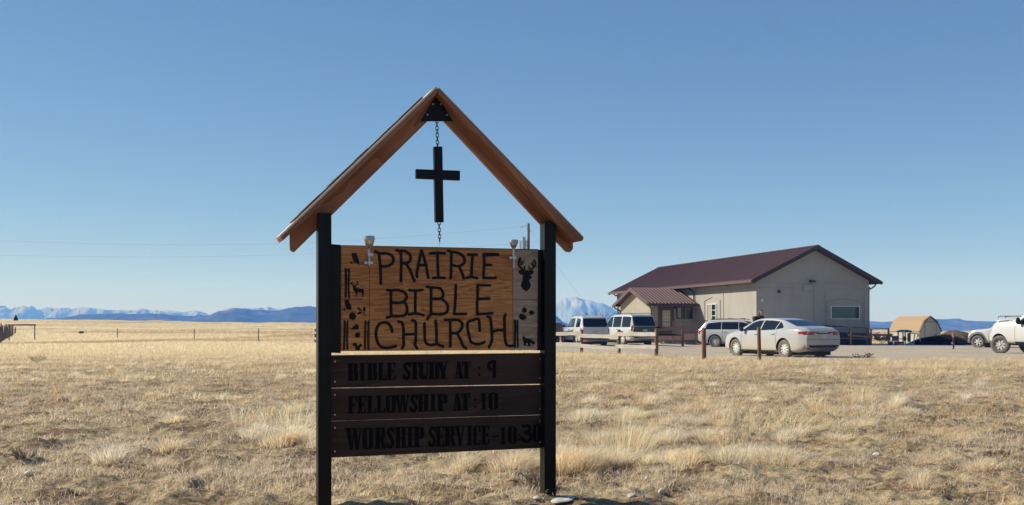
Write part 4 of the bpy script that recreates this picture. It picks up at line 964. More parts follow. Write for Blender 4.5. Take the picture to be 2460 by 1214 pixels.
# ------------------------------------------------------------------ vehicles
def paint(name, col, dust=.0, rough=.28):
    t = NT(name); sep = t.n('SeparateXYZ'); t.t.links.new(t.co(), sep.inputs[0])
    n = t.noise(3, 5, .65)
    d = t.math('SUBTRACT', 1.0, t.math('DIVIDE', sep.outputs[2], .95), True)
    d = t.math('MULTIPLY', t.math('ADD', t.math('MULTIPLY', d, 1.1), t.math('MULTIPLY', t.math('SUBTRACT', n, .5), .9)), dust, True)
    t.set(Base_Color=t.mix(d, col, (.50, .43, .33)), Roughness=t.math('ADD', rough, t.math('MULTIPLY', d, .5)), Coat_Weight=t.math('SUBTRACT', .6, t.math('MULTIPLY', d, .6), True), Coat_Roughness=.08)
    return t.m
M['paint_white'] = paint('white_car_paint', (.53, .53, .53), .4)
M['paint_pearl'] = paint('pearl_white_paint', (.385, .39, .405), .85)
M['paint_silver'] = paint('silver_white_paint', (.56, .575, .60), .35)
M['paint_dark'] = paint('dark_grey_paint', (.035, .035, .038), .3)
M['car_glass'] = NT('car_glass').set(Base_Color=(.010, .013, .018), Roughness=.05, Specular_IOR_Level=.45).m
M['black_plastic'] = plain('black_plastic', (.018, .018, .019), .6)
M['grey_plastic'] = plain('grey_cladding', (.13, .13, .135), .6)
M['red_lens'] = NT('red_tail_lens').set(Base_Color=(.30, .012, .018), Roughness=.12, Coat_Weight=.6).m
M['clear_lens'] = NT('clear_lens').set(Base_Color=(.55, .56, .58), Roughness=.15, Coat_Weight=.6).m
M['tyre'] = plain('dusty_tyre', (.155, .14, .12), .95, var=.35, scale=9)
M['alloy'] = NT('alloy_rim').set(Base_Color=(.62, .60, .56), Roughness=.45, Metallic=.1).m
M['plate'] = plain('licence_plate', (.42, .44, .42), .5, var=.35, scale=18)
M['seam'] = NT('panel_gap').set(Base_Color=(.02, .02, .02), Roughness=.8).m
def gsm(a, k):
    w = np.exp(-.5 * (np.arange(-3*k, 3*k+1) / k) ** 2); w /= w.sum()
    return np.convolve(np.pad(a, 3*k, mode='edge'), w, 'valid')
def loft(T, x0, x1, n=96, k=2):
    xs = np.linspace(x0, x1, n); g = {}
    for key, tab in T.items():
        if key in ('x0', 'x1'): continue
        g[key] = gsm(np.interp(xs, [p[0] for p in tab], [p[1] for p in tab]), k)
    loops = []
    for i in range(n):
        zb, zs, w, zt, wt = (g[q][i] for q in ('zb', 'zs', 'w', 'zt', 'wt')); dz = max(zt - zs, .01)
        half = [(0, zb), (.72*w, zb), (.93*w, zb+.05), (.985*w, zb+.22*(zs-zb)), (w, zb+.5*(zs-zb)), (.99*w, zb+.78*(zs-zb)), (.955*w, zs-.015), (.93*w, zs + .12*min(dz, .1)),
                (wt + (.93*w-wt)*.5, zs + dz*.46), (wt + .012, zs+dz*.82), (wt*.93, zs+dz*.95), (wt*.6, zt-.004), (0, zt)]
        h = [Vector((xs[i], a, b)) for a, b in half]
        h = catmull(h, 3); loops.append(h + [Vector((v.x, -v.y, v.z)) for v in h[-2:0:-1]])
    verts = [v for l in loops for v in l]; m = len(loops[0]); faces = []
    for i in range(n - 1):
        for j in range(m):
            faces.append((i*m+j, i*m+(j+1) % m, (i+1)*m+(j+1) % m, (i+1)*m+j))
    faces.append(tuple(range(m))[::-1]); faces.append(tuple((n-1)*m+j for j in range(m)))
    return xs, verts, faces
def wheel_meshes(R_, wd, rim_r, spokes, style):
    bm = bmesh.new(); h = wd / 2
    lathe(bm, [(rim_r*.9, -h*.7), (rim_r*1.02, -h*.86), (R_*.90, -h), (R_*.975, -h*.8), (R_, -h*.45), (R_, h*.45), (R_*.975, h*.8), (R_*.90, h), (rim_r*1.02, h*.86), (rim_r*.9, h*.7)], 'y', 40, cap=False)
    ty = bpy.data.meshes.new('tyre'); fixn(bm); bm.to_mesh(ty); bm.free(); ty.polygons.foreach_set('use_smooth', [True]*len(ty.polygons)); ty.materials.append(M['tyre'])
    bm = bmesh.new(); f = h * .72
    lathe(bm, [(rim_r*.90, f*.2), (rim_r*.92, f), (rim_r*1.0, f*1.12), (rim_r*1.03, f*.95), (rim_r*1.03, -f), (rim_r*.90, -f)], 'y', 36, cap=False)
    lathe(bm, [(0, f*.1), (rim_r*.26, f*.1), (rim_r*.24, f*.9), (rim_r*.1, f*1.05), (0, f*1.05)], 'y', 16)
    for s in range(spokes):
        a = 2*math.pi*s/spokes; d = Vector((math.cos(a), 0, math.sin(a))); t = Vector((-math.sin(a), 0, math.cos(a))); y0, y1 = Vector((0, f*.35, 0)), Vector((0, f*.86, 0))
        w0, w1 = (rim_r*.10, rim_r*.135) if style == 'slim' else (rim_r*.15, rim_r*.20)
        q = [d*rim_r*.2 - t*w0, d*rim_r*.93 - t*w1, d*rim_r*.93 + t*w1, d*rim_r*.2 + t*w0]
        prism(bm, [v + y0 for v in q], (y1 - y0).normalized(), (y1 - y0).length)
    rm = bpy.data.meshes.new('rim'); fixn(bm); bm.to_mesh(rm); bm.free(); rm.materials.append(M['alloy'])
    bm = bmesh.new(); lathe(bm, [(0, f*.05), (rim_r*.9, f*.05), (rim_r*.9, -f*.3), (0, -f*.3)], 'y', 24); bk = bpy.data.meshes.new('brake'); bm.to_mesh(bk); bm.free(); bk.materials.append(M['seam'])
    return ty, rm, bk
def vehicle(name, label, sp, loc, heading, cat='car', group='parked vehicles'):
    """heading: unit (x,y) the nose points to; loc: ground point between the axles"""
    root = empty(name, (loc[0], loc[1], gz(*loc)), math.atan2(heading[1], heading[0])); tag(root, label, cat, group)
    T = sp['T']; x0, x1 = sp['x']; xs, verts, faces = loft(T, x0, x1)
    bvh = BVHTree.FromPolygons(verts, faces)
    R_, tw, rr_, ns, style = sp['wheel']; wf_, wr_ = sp['axles']; track = sp['track']
    me = bpy.data.meshes.new('body'); me.from_pydata([tuple(v) for v in verts], [], faces); me.update()
    tmp = bpy.data.objects.new('tmp_body', me); COL.objects.link(tmp)
    bm = bmesh.new()
    for ax in (wf_, wr_):
        for s in (-1, 1): lathe(bm, [(0, s*(track-.28)), (R_*1.16, s*(track-.28)), (R_*1.16, s*(track+.6)), (0, s*(track+.6))], 'y', 40, (ax, 0, R_ + sp.get('lift', .0)))
    fixn(bm); cme = bpy.data.meshes.new('cut'); bm.to_mesh(cme); bm.free(); cut = bpy.data.objects.new('cut', cme); COL.objects.link(cut)
    md = tmp.modifiers.new('b', 'BOOLEAN'); md.operation = 'DIFFERENCE'; md.object = cut; md.solver = 'EXACT'
    me2 = baked(tmp); drop(tmp); drop(cut); me2.name = 'body'
    me2.materials.clear(); me2.materials.append(sp['paint']); me2.materials.append(M['black_plastic'])
    for p in me2.polygons:
        c = p.center; dd = min(math.hypot(c.x-ax, c.z-R_-sp.get('lift', .0)) for ax in (wf_, wr_))
        p.material_index = 1 if (dd < R_*1.163 and abs(c.y) > track-.30) else 0
    body = obj('body', me2, None, root); me2.polygons.foreach_set('use_smooth', [True]*len(me2.polygons)); me2.set_sharp_from_angle(angle=R(38))
    def patch(nm, fn, nu, nv, m, off=.004, parent=None, lab=None):
        vs, ids, fs = [], {}, []
        for i in range(nu+1):
            for j in range(nv+1):
                o_, d_ = fn(i/nu, j/nv); hit = bvh.ray_cast(Vector(o_), Vector(d_))
                if hit[0] is None: continue
                if abs(hit[1].dot(Vector(d_))) < .2: continue
                nrm = hit[1]; nrm = nrm if nrm.dot(Vector(d_)) < 0 else -nrm
                ids[(i, j)] = len(vs); vs.append(hit[0] + nrm*off)
        for i in range(nu):
            for j in range(nv):
                q = [(i, j), (i+1, j), (i+1, j+1), (i, j+1)]
                if all(k in ids for k in q): fs.append([ids[k] for k in q])
        if not fs: return None
        pm_ = bpy.data.meshes.new(nm); pm_.from_pydata([tuple(v) for v in vs], [], fs); pm_.update(); bmm = bmesh.new(); bmm.from_mesh(pm_); fixn(bmm); bmm.to_mesh(pm_); bmm.free()
        o = obj(nm, pm_, m, parent or root, True)
        if lab: o['label'] = lab
        return o
    def side(xa, xb, zl, zh, s): return lambda u, v: ((xa+(xb-xa)*u, s*3, (lambda x: zl(x)+(zh(x)-zl(x))*v)(xa+(xb-xa)*u)), (0, -s, 0))
    def rear(ya, yb, za, zb): return lambda u, v: ((-6, ya+(yb-ya)*u, za+(zb-za)*v), (1, 0, 0))
    def front(ya, yb, za, zb): return lambda u, v: ((6, ya+(yb-ya)*u, za+(zb-za)*v), (-1, 0, 0))
    def top(xa, xb, ya, yb): return lambda u, v: ((xa+(xb-xa)*u, (ya+(yb-ya)*v), 4), (0, 0, -1))
    lin = lambda tab: (lambda x: float(np.interp(x, [p[0] for p in tab], [p[1] for p in tab])))
    for s in (1, -1):
        for xa, xb, lo, hi in sp['windows']: patch('window', side(xa, xb, lin(lo), lin(hi), s), 14, 6, M['car_glass'])
        for xa, xb, za, zb in sp.get('side_lamps', []): patch('tail_light', side(xa, xb, lambda x: za, lambda x: zb, s), 5, 4, M['red_lens'], .006)
        for ya, yb, za, zb in sp['tail']: patch('tail_light', rear(s*ya, s*yb, za, zb), 5, 4, M['red_lens'], .008)
        for ya, yb, za, zb in sp['head']: patch('headlight', front(s*ya, s*yb, za, zb), 5, 4, M['clear_lens'], .008)
        for xq in sp['seams']:
            bot, tp = sp['seam_z']; patch('door_seam', side(xq-.006, xq+.006, lambda x: bot, lambda x: tp, s), 1, 14, M['seam'], .003)
        for xq, zq in sp['handles']:
            hit = bvh.ray_cast(Vector((xq, s*3, zq)), Vector((0, -s, 0)))
            if hit[0]: bm = bmesh.new(); box(bm, xq-.09, hit[0].y-.004, zq-.014, xq+.09, hit[0].y+s*.035, zq+.014, .006) if s > 0 else box(bm, xq-.09, hit[0].y-.035, zq-.014, xq+.09, hit[0].y+.004, zq+.014, .006); obj('door_handle', bm, sp.get('handle_m', sp['paint']), root)
        if 'sill' in sp: patch('sill', side(sp['sill'][0], sp['sill'][1], lambda x: sp['sill'][2], lambda x: sp['sill'][3], s), 12, 2, sp.get('clad', M['black_plastic']), .012)
        xm, zm, wm = sp['mirror']; hit = bvh.ray_cast(Vector((xm, s*3, zm-.06)), Vector((0, -s, 0)))
        if hit[0]:
            y0 = hit[0].y; bm = bmesh.new(); bmesh.ops.create_icosphere(bm, subdivisions=2, radius=1)
            for v in bm.verts: v.co = Vector((xm + (v.co.x*.10 if v.co.x > 0 else v.co.x*.03), y0 + s*(.06+wm/2) + v.co.y*wm/2, zm + v.co.z*sp.get('mirror_h', .085)))
            tube(bm, [(xm, y0 - s*.02, zm-.05), (xm, y0+s*.08, zm-.03)], .025, 6); mo = obj('mirror', bm, sp.get('mirror_m', M['black_plastic']), root, True)
    if sp.get('windshield'): xa, xb, y_ = sp['windshield']; patch('windshield', lambda u, v: ((xa+(xb-xa)*u, (v*2-1)*(y_[0]+(y_[1]-y_[0])*u), 4), (0, 0, -1)), 10, 12, M['car_glass'])
    if sp.get('rearglass'):
        kind, q = sp['rearglass']
        if kind == 'top': patch('rear_window', lambda u, v: ((q[0]+(q[1]-q[0])*u, (v*2-1)*(q[2]+(q[3]-q[2])*u), 4), (0, 0, -1)), 10, 12, M['car_glass'])
        else: patch('rear_window', lambda u, v: ((-6, (u*2-1)*(q[2]+(q[3]-q[2])*v), q[0]+(q[1]-q[0])*v), (1, 0, 0)), 12, 8, M['car_glass'], .006)
    for nm, q, m_, off in sp.get('rear_bits', []): patch(nm, rear(*q), 12, 3, m_, off)
    for nm, q, m_, off in sp.get('front_bits', []): patch(nm, front(*q), 12, 3, m_, off)
    for ra in sp.get('rails', []):
        xa, xb, y_, zz_, hh = ra
        for s in (1, -1):
            bm = bmesh.new(); tube(bm, catmull([(xa, s*y_, zz_), (xa+.12, s*y_, zz_+hh), ((xa+xb)/2, s*y_, zz_+hh+.01), (xb-.12, s*y_, zz_+hh), (xb, s*y_, zz_-.02)], 5), .02, 6); obj('roof_rail', bm, M['black_plastic'] if not sp.get('rail_light') else M['steel'], root)
    for xq, y_, zz_ in sp.get('crossbars', []):
        bm = bmesh.new(); tube(bm, [(xq, -y_, zz_), (xq, y_, zz_)], .018, 6); obj('crossbar', bm, M['black_plastic'], root)
    if 'flare' in sp:
        for ax in (wf_, wr_):
            for s in (1, -1):
                bm = bmesh.new(); rows = []
                for k in range(17):
                    a = math.radians(-8 + 196*k/16); rows.append([bm.verts.new((ax + rr2*math.cos(a), s*yy, R_ + rr2*math.sin(a))) for rr2, yy in ((R_*1.16, track+.02), (R_*1.17, track+.13), (R_*1.50, track+.10), (R_*1.52, track-.02))])
                for A, B in zip(rows, rows[1:]):
                    for j in range(4): bm.faces.new((A[j], A[(j+1) % 4], B[(j+1) % 4], B[j]))
                bm.faces.new(rows[0]); bm.faces.new(rows[-1][::-1]); obj('wheel_flare', fixn(bm), M['grey_plastic'], root)
    zu = sp['T']['zb'][2][1]; obj('underbody_shade', bx(x0+.35, -track+.16, zu-.10, x1-.35, track-.16, zu+.06), M['black_plastic'], root)  # black floor box, also standing in for the shadow under the vehicle
    ty, rm, bk = wheel_meshes(R_, tw, rr_, ns, style)
    for ax in (wf_, wr_):
        for s in (1, -1):
            w = bpy.data.objects.new('wheel', rm); COL.objects.link(w); w.parent = root; w.location = (ax, s*(track-.02), R_-.012)
            w.rotation_euler = (0, random.uniform(0, 6), 0) if s > 0 else (0, random.uniform(0, 6), math.pi)
            if ax == wf_ and sp.get('steer'): w.rotation_euler[2] += sp['steer']
            for nm, mm in (('tyre', ty), ('brake_disc', bk)):
                c = bpy.data.objects.new(nm, mm); COL.objects.link(c); c.parent = w
    return root
sedan = dict(x=(-2.48, 2.39), paint=M['paint_pearl'], axles=(1.41, -1.41), track=.80, wheel=(.335, .215, .225, 10, 'slim'),
 T=dict(zt=[(-2.48,.90),(-2.42,1.075),(-2.3,1.10),(-2.0,1.115),(-1.85,1.125),(-1.1,1.36),(-.6,1.435),(-.1,1.45),(.3,1.435),(.6,1.37),(1.28,1.045),(1.45,1.01),(2.0,.90),(2.25,.79),(2.39,.62)],
        zs=[(-2.48,.84),(-2.4,.97),(-2.0,1.02),(-1.5,1.015),(-.9,.985),(0,.955),(1.0,.93),(1.5,.90),(2.0,.80),(2.25,.68),(2.39,.52)],
        w=[(-2.48,.72),(-2.38,.82),(-2.1,.895),(-1.5,.925),(0,.915),(1.4,.92),(1.9,.885),(2.2,.79),(2.34,.66),(2.39,.5)],
        wt=[(-2.48,.60),(-2.0,.68),(-1.6,.63),(-1.0,.57),(0,.60),(.5,.59),(1.2,.70),(1.6,.72),(2.1,.62),(2.39,.4)],
        zb=[(-2.48,.40),(-2.35,.27),(-2.0,.2),(0,.19),(2.0,.2),(2.39,.26)]),
 windows=[(.0,1.02,[(0,.985),(1.02,.975)],[(0,1.355),(.3,1.345),(.62,1.27),(1.02,1.0)]), (-.88,-.07,[(-.88,1.01),(-.07,.985)],[(-.88,1.31),(-.5,1.345),(-.07,1.355)]), (-1.28,-.93,[(-1.28,1.07),(-.93,1.015)],[(-1.28,1.10),(-1.1,1.22),(-.93,1.30)])],
 windshield=(.62,1.24,(.56,.68)), rearglass=('top', (-1.80,-1.02,.60,.52)), tail=[(.42,.80,.83,.95),(.22,.42,.89,.935)], side_lamps=[(-2.38,-2.16,.86,.945)], head=[(.42,.72,.60,.72)],
 seams=[-1.02,-.03,1.0], seam_z=(.32,.97), handles=[(-.84,.86),(.16,.845)], sill=(-1.0,.98,.205,.26), mirror=(.86,1.02,.19), 
 rear_bits=[('bumper_valance',(-.78,.78,.33,.47),M['black_plastic'],.006),('licence_plate',(-.16,.16,.72,.845),M['plate'],.012),('trunk_seam',(-.86,.86,.655,.668),M['seam'],.004),('trunk_strip',(-.30,.30,.865,.90),M['black_plastic'],.012)],
 front_bits=[('grille',(-.55,.55,.32,.5),M['black_plastic'],.006)])
ph = Vector((-.42, .907)).normalized(); rl = Vector(((1881.5 - CX)/F*37.3, 37.3)); rgt = Vector((ph.y, -ph.x))
ctr = rl + rgt*.9 + ph*1.41
vehicle('sedan', 'dusty pearl white sedan parked nose away behind two posts, nearest car to the grass', sedan, ctr, ph)
def suv(paint, L, Wd, Ht, hood, wb, R_, **k):
    xr, xf = -L/2, L/2; w = Wd/2; rt = k.get('rt', .72); rk = k.get('rake', .16); cow = k.get('cowl', .95); ws = k.get('ws', .75); belt = k.get('belt', 1.08); cl = k.get('clear', .30)
    d = dict(x=(xr, xf), paint=paint, axles=(wb/2+k.get('sh', .02), -wb/2+k.get('sh', .02)), track=w-.12, wheel=(R_, .25, R_*k.get('rim', .62), k.get('spokes', 6), k.get('style', 'fat')),
     T=dict(zt=[(xr,belt-.05),(xr+.03,belt+.02),(xr+rk,Ht-.14),(xr+rk+.12,Ht-.04),(xr+.9,Ht),(cow-ws-.5,Ht-.005),(cow-ws,Ht-.07),(cow,hood+.03),(cow+.2,hood),(xf-.25,hood-.09),(xf-.08,hood-.2),(xf,hood-.34)],
      zs=[(xr,belt-.12),(xr+.1,belt),(-.5,belt),(cow,belt-.02),(cow+.25,hood-.07),(xf-.25,hood-.18),(xf,hood-.44)],
      w=[(xr,w*.86),(xr+.12,w*.955),(xr+.5,w),(cow,w),(xf-.4,w*.97),(xf-.12,w*.88),(xf,w*.74)],
      wt=[(xr,w*rt*.98),(xr+.4,w*rt),(cow-ws,w*rt*.98),(cow,w*k.get('hw',.80)),(xf-.3,w*k.get('hw',.80)*.96),(xf,w*.62)],
      zb=[(xr,cl+.16),(xr+.2,cl+.02),(0,cl-.02),(xf-.3,cl),(xf,cl+.1)]),
     windows=[], windshield=(cow-ws+.06, cow-.03, (w*rt*.90, w*.78)), rearglass=('rear', (belt+.04, Ht-.17, w*.80, w*rt*.90)), tail=[(w*.80, w*.96, belt-.24, belt+.02)], head=[(w*.5, w*.86, hood-.36, hood-.22)],
     seams=[-.9, .02, .92], seam_z=(cl+.12, belt-.02), handles=[(-.78, belt-.10), (.14, belt-.10)], mirror=(cow-.12, belt+.09, .22), sill=(-.9, .95, cl-.0, cl+.10),
     rear_bits=[('bumper_trim', (-w*.8, w*.8, cl+.14, cl+.22), M['black_plastic'], .012), ('licence_plate', (-.16, .16, belt-.30, belt-.15), M['plate'], .012), ('tailgate_seam', (-w*.84, w*.84, cl+.37, cl+.384), M['seam'], .004)],
     front_bits=[('grille', (-.42, .42, hood-.42, hood-.24), M['black_plastic'], .008)])
    top_ = Ht - .15
    def win(xa, xb, cutr=0, cutf=0): return (xa, xb, [(xa, belt+.035), (xb, belt+.035)], [(xa, top_-cutr), (xa+.10, top_-cutr*.35), (xb-.10, top_-cutf*.4), (xb, top_-cutf)])
    d['windows'] = [win(*q) for q in k['wins']]
    d.update({q: k[q] for q in ('rails', 'crossbars', 'flare', 'steer', 'mirror', 'mirror_m', 'mirror_h', 'rail_light', 'clad', 'sill', 'side_lamps', 'tail', 'rear_bits', 'rearglass', 'handles', 'seams', 'windshield') if q in k})
    return d
# white wagon with side rear window, next to the black stile
s1 = suv(M['paint_white'], 4.75, 1.90, 1.79, 1.14, 2.79, .385, wins=[(-2.0,-1.22,.10,0), (-.86,.0,0,0), (.06,.86,0,.36)], rails=[(-1.9,.3,.62,1.79,.05)], rail_light=True, rt=.79, rake=.26, clear=.24)
hd = Vector((-.22, .975)).normalized(); rc_ = Vector((*wpos(1431, 60.5),))
vehicle('station_wagon', 'white four wheel drive wagon with pale tailgate, parked left of the dark windowed wagon', s1, rc_ + hd*2.37, hd, 'car')
s2 = suv(M['paint_white'], 5.15, 2.0, 1.93, 1.22, 2.95, .40, wins=[(-2.28,-1.30,.06,0), (-1.18,-.22,0,0), (-.12,.74,0,.40)], rails=[(-2.1,.2,.66,1.93,.05)], rt=.80, rake=.2, clear=.24, tail=[(.80,.955,.86,1.22)],
         rear_bits=[('bumper_trim', (-.90,.90,.34,.66), M['black_plastic'], .014), ('licence_plate', (-.16,.16,.84,.98), M['plate'], .014), ('tailgate_panel', (-.80,.80,.68,1.12), plain('grey_tailgate', (.055,.057,.062), .4), .008)])
hd = Vector((-.42, .907)).normalized(); rc_ = Vector((*wpos(1549, 64.5),))
vehicle('station_wagon', 'large white wagon with dark grey tailgate parked beside the porch', s2, rc_ + hd*2.55, hd, 'car')
s3 = suv(M['paint_white'], 4.89, 1.93, 1.70, 1.10, 2.79, .375, wins=[(-1.95,-1.0,.26,0), (-.96,.06,0,0), (.10,1.0,0,.42)], rails=[(-1.7,.4,.66,1.69,.04)], crossbars=[(-.6,.62,1.76), (.15,.62,1.76)], rt=.79, clear=.22, rake=.42, belt=1.06, cowl=1.25, ws=.85, mirror_m=M['paint_white'], side_lamps=[(-2.38,-2.1,.98,1.08)], spokes=10, style='slim', clad=M['grey_plastic'])
hd = Vector((.90, -.44)).normalized()
vehicle('crossover', 'clean white crossover with roof bars, partly hidden behind the pearl sedan', s3, Vector((*wpos(1742, 64.0),)) + Vector((1.0, .2)), hd, 'car')
s4 = suv(M['paint_white'], 4.4, 1.88, 1.80, 1.16, 2.69, .385, wins=[(-1.9,-1.2,0,0), (-1.1,-.3,0,0), (-.22,.62,0,.20)], rails=[(-1.6,.5,.6,1.80,.09)], crossbars=[(-1.4,.6,1.90), (-.5,.6,1.90), (.4,.6,1.90)], sh=.24, rt=.88, hw=.88, rake=.10, belt=1.14, cowl=.78, ws=.34, flare=True, mirror=(.62,1.28,.2), clad=M['grey_plastic'], sill=(-.9,.9,.28,.45))
hd = Vector((-.72, .69)).normalized(); fw_ = Vector((*wpos(2349, 62.8),)); rgt = Vector((hd.y, -hd.x))
vehicle('off_roader', 'boxy white off roader with grey wheel flares and roof rack beyond the pickup', s4, fw_ - hd*1.585 + rgt*.86, hd, 'car')
def pickup(paint, H_=1.98):
    return dict(x=(-3.1, 2.62), paint=paint, axles=(1.98, -1.92), track=.90, wheel=(.42, .28, .25, 8, 'fat'), lift=.02,
     T=dict(zt=[(-3.1,1.36),(-3.05,1.40),(-1.05,1.42),(-.98,1.46),(-.92,1.84),(-.8,1.93),(-.3,1.97),(.3,1.96),(.62,1.88),(1.22,1.54),(1.5,1.50),(2.2,1.46),(2.46,1.39),(2.56,1.22),(2.62,1.05)],
      zs=[(-3.1,1.24),(-3.0,1.32),(-1,1.33),(0,1.31),(1.3,1.36),(2.2,1.34),(2.5,1.24),(2.62,.9)], w=[(-3.1,.92),(-2.9,.99),(0,1.01),(2.1,1.01),(2.45,.96),(2.62,.82)],
      wt=[(-3.1,.88),(-1.05,.9),(-.8,.80),(.5,.79),(1.3,.90),(2.2,.90),(2.62,.76)], zb=[(-3.1,.62),(-2.9,.52),(0,.48),(2.4,.46),(2.62,.52)]),
     windows=[(-.80,.02,[(-.8,1.36),(.02,1.35)],[(-.8,1.74),(.02,1.80)]), (.10,.98,[(.1,1.35),(.98,1.34)],[(.1,1.80),(.42,1.79),(.60,1.72),(.98,1.45)])], windshield=(.66,1.24,(.70,.82)), rearglass=('rear', (1.47,1.80,.72,.68)),
     tail=[(.80,.93,.95,1.28)], head=[(.5,.86,.95,1.15)], seams=[-.92,.06,1.08], seam_z=(.58,1.30), handles=[(-.75,1.2),(.2,1.2)], mirror=(.80,1.50,.26), mirror_h=.17, sill=(-.9,1.1,.49,.56),
     rear_bits=[('bumper', (-.95,.95,.60,.76), M['grey_plastic'], .03), ('licence_plate', (-.16,.16,.64,.75), M['plate'], .04), ('tailgate_seam', (-.8,.8,.80,.815), M['seam'], .004)],
     front_bits=[('grille', (-.6,.6,.72,1.08), M['grey_plastic'], .01)])
hd = Vector((-.38, .925)).normalized(); fw_ = Vector((*wpos(2403, 48.0),)); rgt = Vector((hd.y, -hd.x))
pk = pickup(M['paint_white']); pk['steer'] = R(28)
vehicle('pickup_truck', 'white pickup cut off by the right edge, one big front wheel showing', pk, fw_ - hd*1.98 + rgt*.90, hd, 'pickup')
hd = Vector((-.30, .954)).normalized(); rgt = Vector((hd.y, -hd.x)); rc_ = Vector((*wpos(1349, 62.0),)) - rgt*.86
vehicle('pickup_truck', 'dark grey pickup mostly hidden behind the right post of the sign', pickup(M['paint_dark']), rc_ + hd*3.05, hd, 'pickup')

# ------------------------------------------------------------------ shed, heaps, play things
M['shed_wall'] = stucco('shed_siding', (.44, .41, .37), (.50, .465, .42))
M['shed_roof'] = plain('tan_shingles', (.38, .265, .16), .9, var=.12, scale=14, bump=.3)
hd = R(24); Ys = 80.0; x, y = wpos(2208.5, Ys); z = H - (825.5 - HY)/F*Ys
shed = tag(empty('garden_shed', (x, y, z), R(20)), 'cream barn shaped shed with a tan gambrel roof beside the dark gravel heaps', 'shed')
SW, SLn, SE, SA_, SB = 2.05, 3.3, .98, 1.80, 2.05
prof = [(0, -.3), (SW, -.3), (SW, SE), (SW-.42, SE+.72), (SW/2, SB), (.42, SE+.72), (0, SE)]
obj('wall', poly_prism([(px_, 0, pz_) for px_, pz_ in prof], (0, 1, 0), SLn), M['shed_wall'], shed)
for s in (0, 1):
    fx_ = (lambda v: v) if s == 0 else (lambda v: SW - v)
    for a, b in (((-.07, SE-.10), (.40, SE+.745)), ((.40, SE+.745), (SW/2+.001*(1-2*s), SB+.045))):
        P = [(fx_(a[0]), -.10, a[1]+.03), (fx_(a[0]), SLn+.1, a[1]+.03), (fx_(b[0]), SLn+.1, b[1]+.03), (fx_(b[0]), -.10, b[1]+.03)]
        obj('roof', slab(P, .035), M['shed_roof'], shed)
        q = [(fx_(a[0]), -.115, a[1]+.02), (fx_(b[0]), -.115, b[1]+.02), (fx_(b[0]), -.115, b[1]-.07), (fx_(a[0]), -.115, a[1]-.07)]
        obj('rake_trim', poly_prism(q, (0, 1, 0), .012), M['dark_metal'], shed)
dr = obj('door', bx(.52, -.03, 0, SW-.48, -.003, SE+.66), M['shed_wall'], shed)
bm = bmesh.new(); box(bm, .40, -.045, SE+.665, SW-.36, -.031, SE+.69); box(bm, SW-.475, -.045, 0, SW-.455, -.031, SE+.664); box(bm, .50, -.042, 0, .512, -.031, SE+.664); obj('door_trim', bm, M['dark_metal'], shed)
bm = bmesh.new(); box(bm, SW-.62, -.07, .62, SW-.5, -.032, .70, .01); obj('hasp', bm, M['dark_metal'], dr)
def heap(name, label, pxc, Y, rx, ry, h, m, seed, off=0.0):
    x, y = wpos(pxc, Y); n = 56; u = np.linspace(-1.25, 1.25, n); UX, UY = np.meshgrid(u, u)
    rr2 = np.sqrt(UX**2 + UY**2) * (1 + .22*(fbm(UX*1.3+seed, UY*1.3, seed) - .5))
    sh = np.clip(1 - rr2 - off*UX*(1-rr2), 0, 1)
    Z = h*(1 - np.exp(-1.9*sh))/(1 - math.exp(-1.9)) * (1 + .25*(fbm(UX*4, UY*4, seed+3) - .5)) + (fbm(UX*14, UY*14, seed+6) - .5)*.07*(sh > .02) - .06*(sh < .001)
    gzv = tz(x + UX*rx, y + UY*ry, False)
    o = obj(name, grid_mesh(name, UX*rx, UY*ry, Z + gzv - gz(x, y) - .02), m, None, True); o.location = (x, y, gz(x, y)); return tag(o, label, 'heap', 'heaps of loose material by the shed')
M['black_loose'] = plain('black_heap_fill', (.010, .0095, .009), 1.0, var=.5, scale=10, bump=.7, spec=.05)  # near-black colour with random variation for the front heap
M['dirt'] = plain('grey_brown_dirt', (.115, .09, .07), 1.0, var=.55, scale=7, bump=.9, spec=.05)
heap('gravel_heap', 'low black heap of loose material in front of the shed', 2258, 75.5, 2.3, 1.9, .72, M['black_loose'], 3, .1)
heap('dirt_heap', 'longer grey brown dirt heap stretching behind the black one', 2292, 82.0, 2.1, 2.2, 1.12, M['dirt'], 8, -.15)
# climbing frame and toys
M['green_cloth'] = plain('green_canopy', (.06, .40, .34), .7)
M['play_wood'] = wood('play_wood', (.50, .42, .30), (.78, .68, .52), 'z', 1.5, .8)
M['blue_plastic'] = NT('blue_plastic').set(Base_Color=(.12, .38, .50), Roughness=.4).m
M['navy'] = plain('navy_plastic', (.02, .03, .07), .5)
Yt = 75.0; x, y = wpos(2172, Yt); z = gz(x, y)
ps_ = tag(empty('play_set', (x, y, z), R(12)), 'small wooden climbing frame with green canopy and swing beam against the shed', 'play set')
for ax_, ay_ in ((-.28, -.3), (.28, -.3), (-.28, .3), (.28, .3)):
    bm = bmesh.new(); box(bm, ax_-.035, ay_-.035, -.1, ax_+.035, ay_+.035, .98); obj('post', bm, M['play_wood'], ps_)
bm = bmesh.new(); prism(bm, [(-.40, -.40, .92), (-.34, -.40, 1.02), (0, -.40, 1.10), (.36, -.40, 1.04), (.44, -.40, .90), (.34, -.40, .98), (0, -.40, 1.04), (-.32, -.40, .96)], (0, 1, 0), .8); obj('canopy', fixn(bm), M['green_cloth'], ps_)
obj('platform', bx(-.30, -.32, .40, .30, .32, .46), M['play_wood'], ps_)
obj('side_panel', bx(.05, -.36, .22, .30, -.32, .86), plain('brown_panel', (.20, .13, .09), .8), ps_)
obj('side_panel', bx(-.26, -.36, .30, -.06, -.325, .62), M['navy'], ps_)
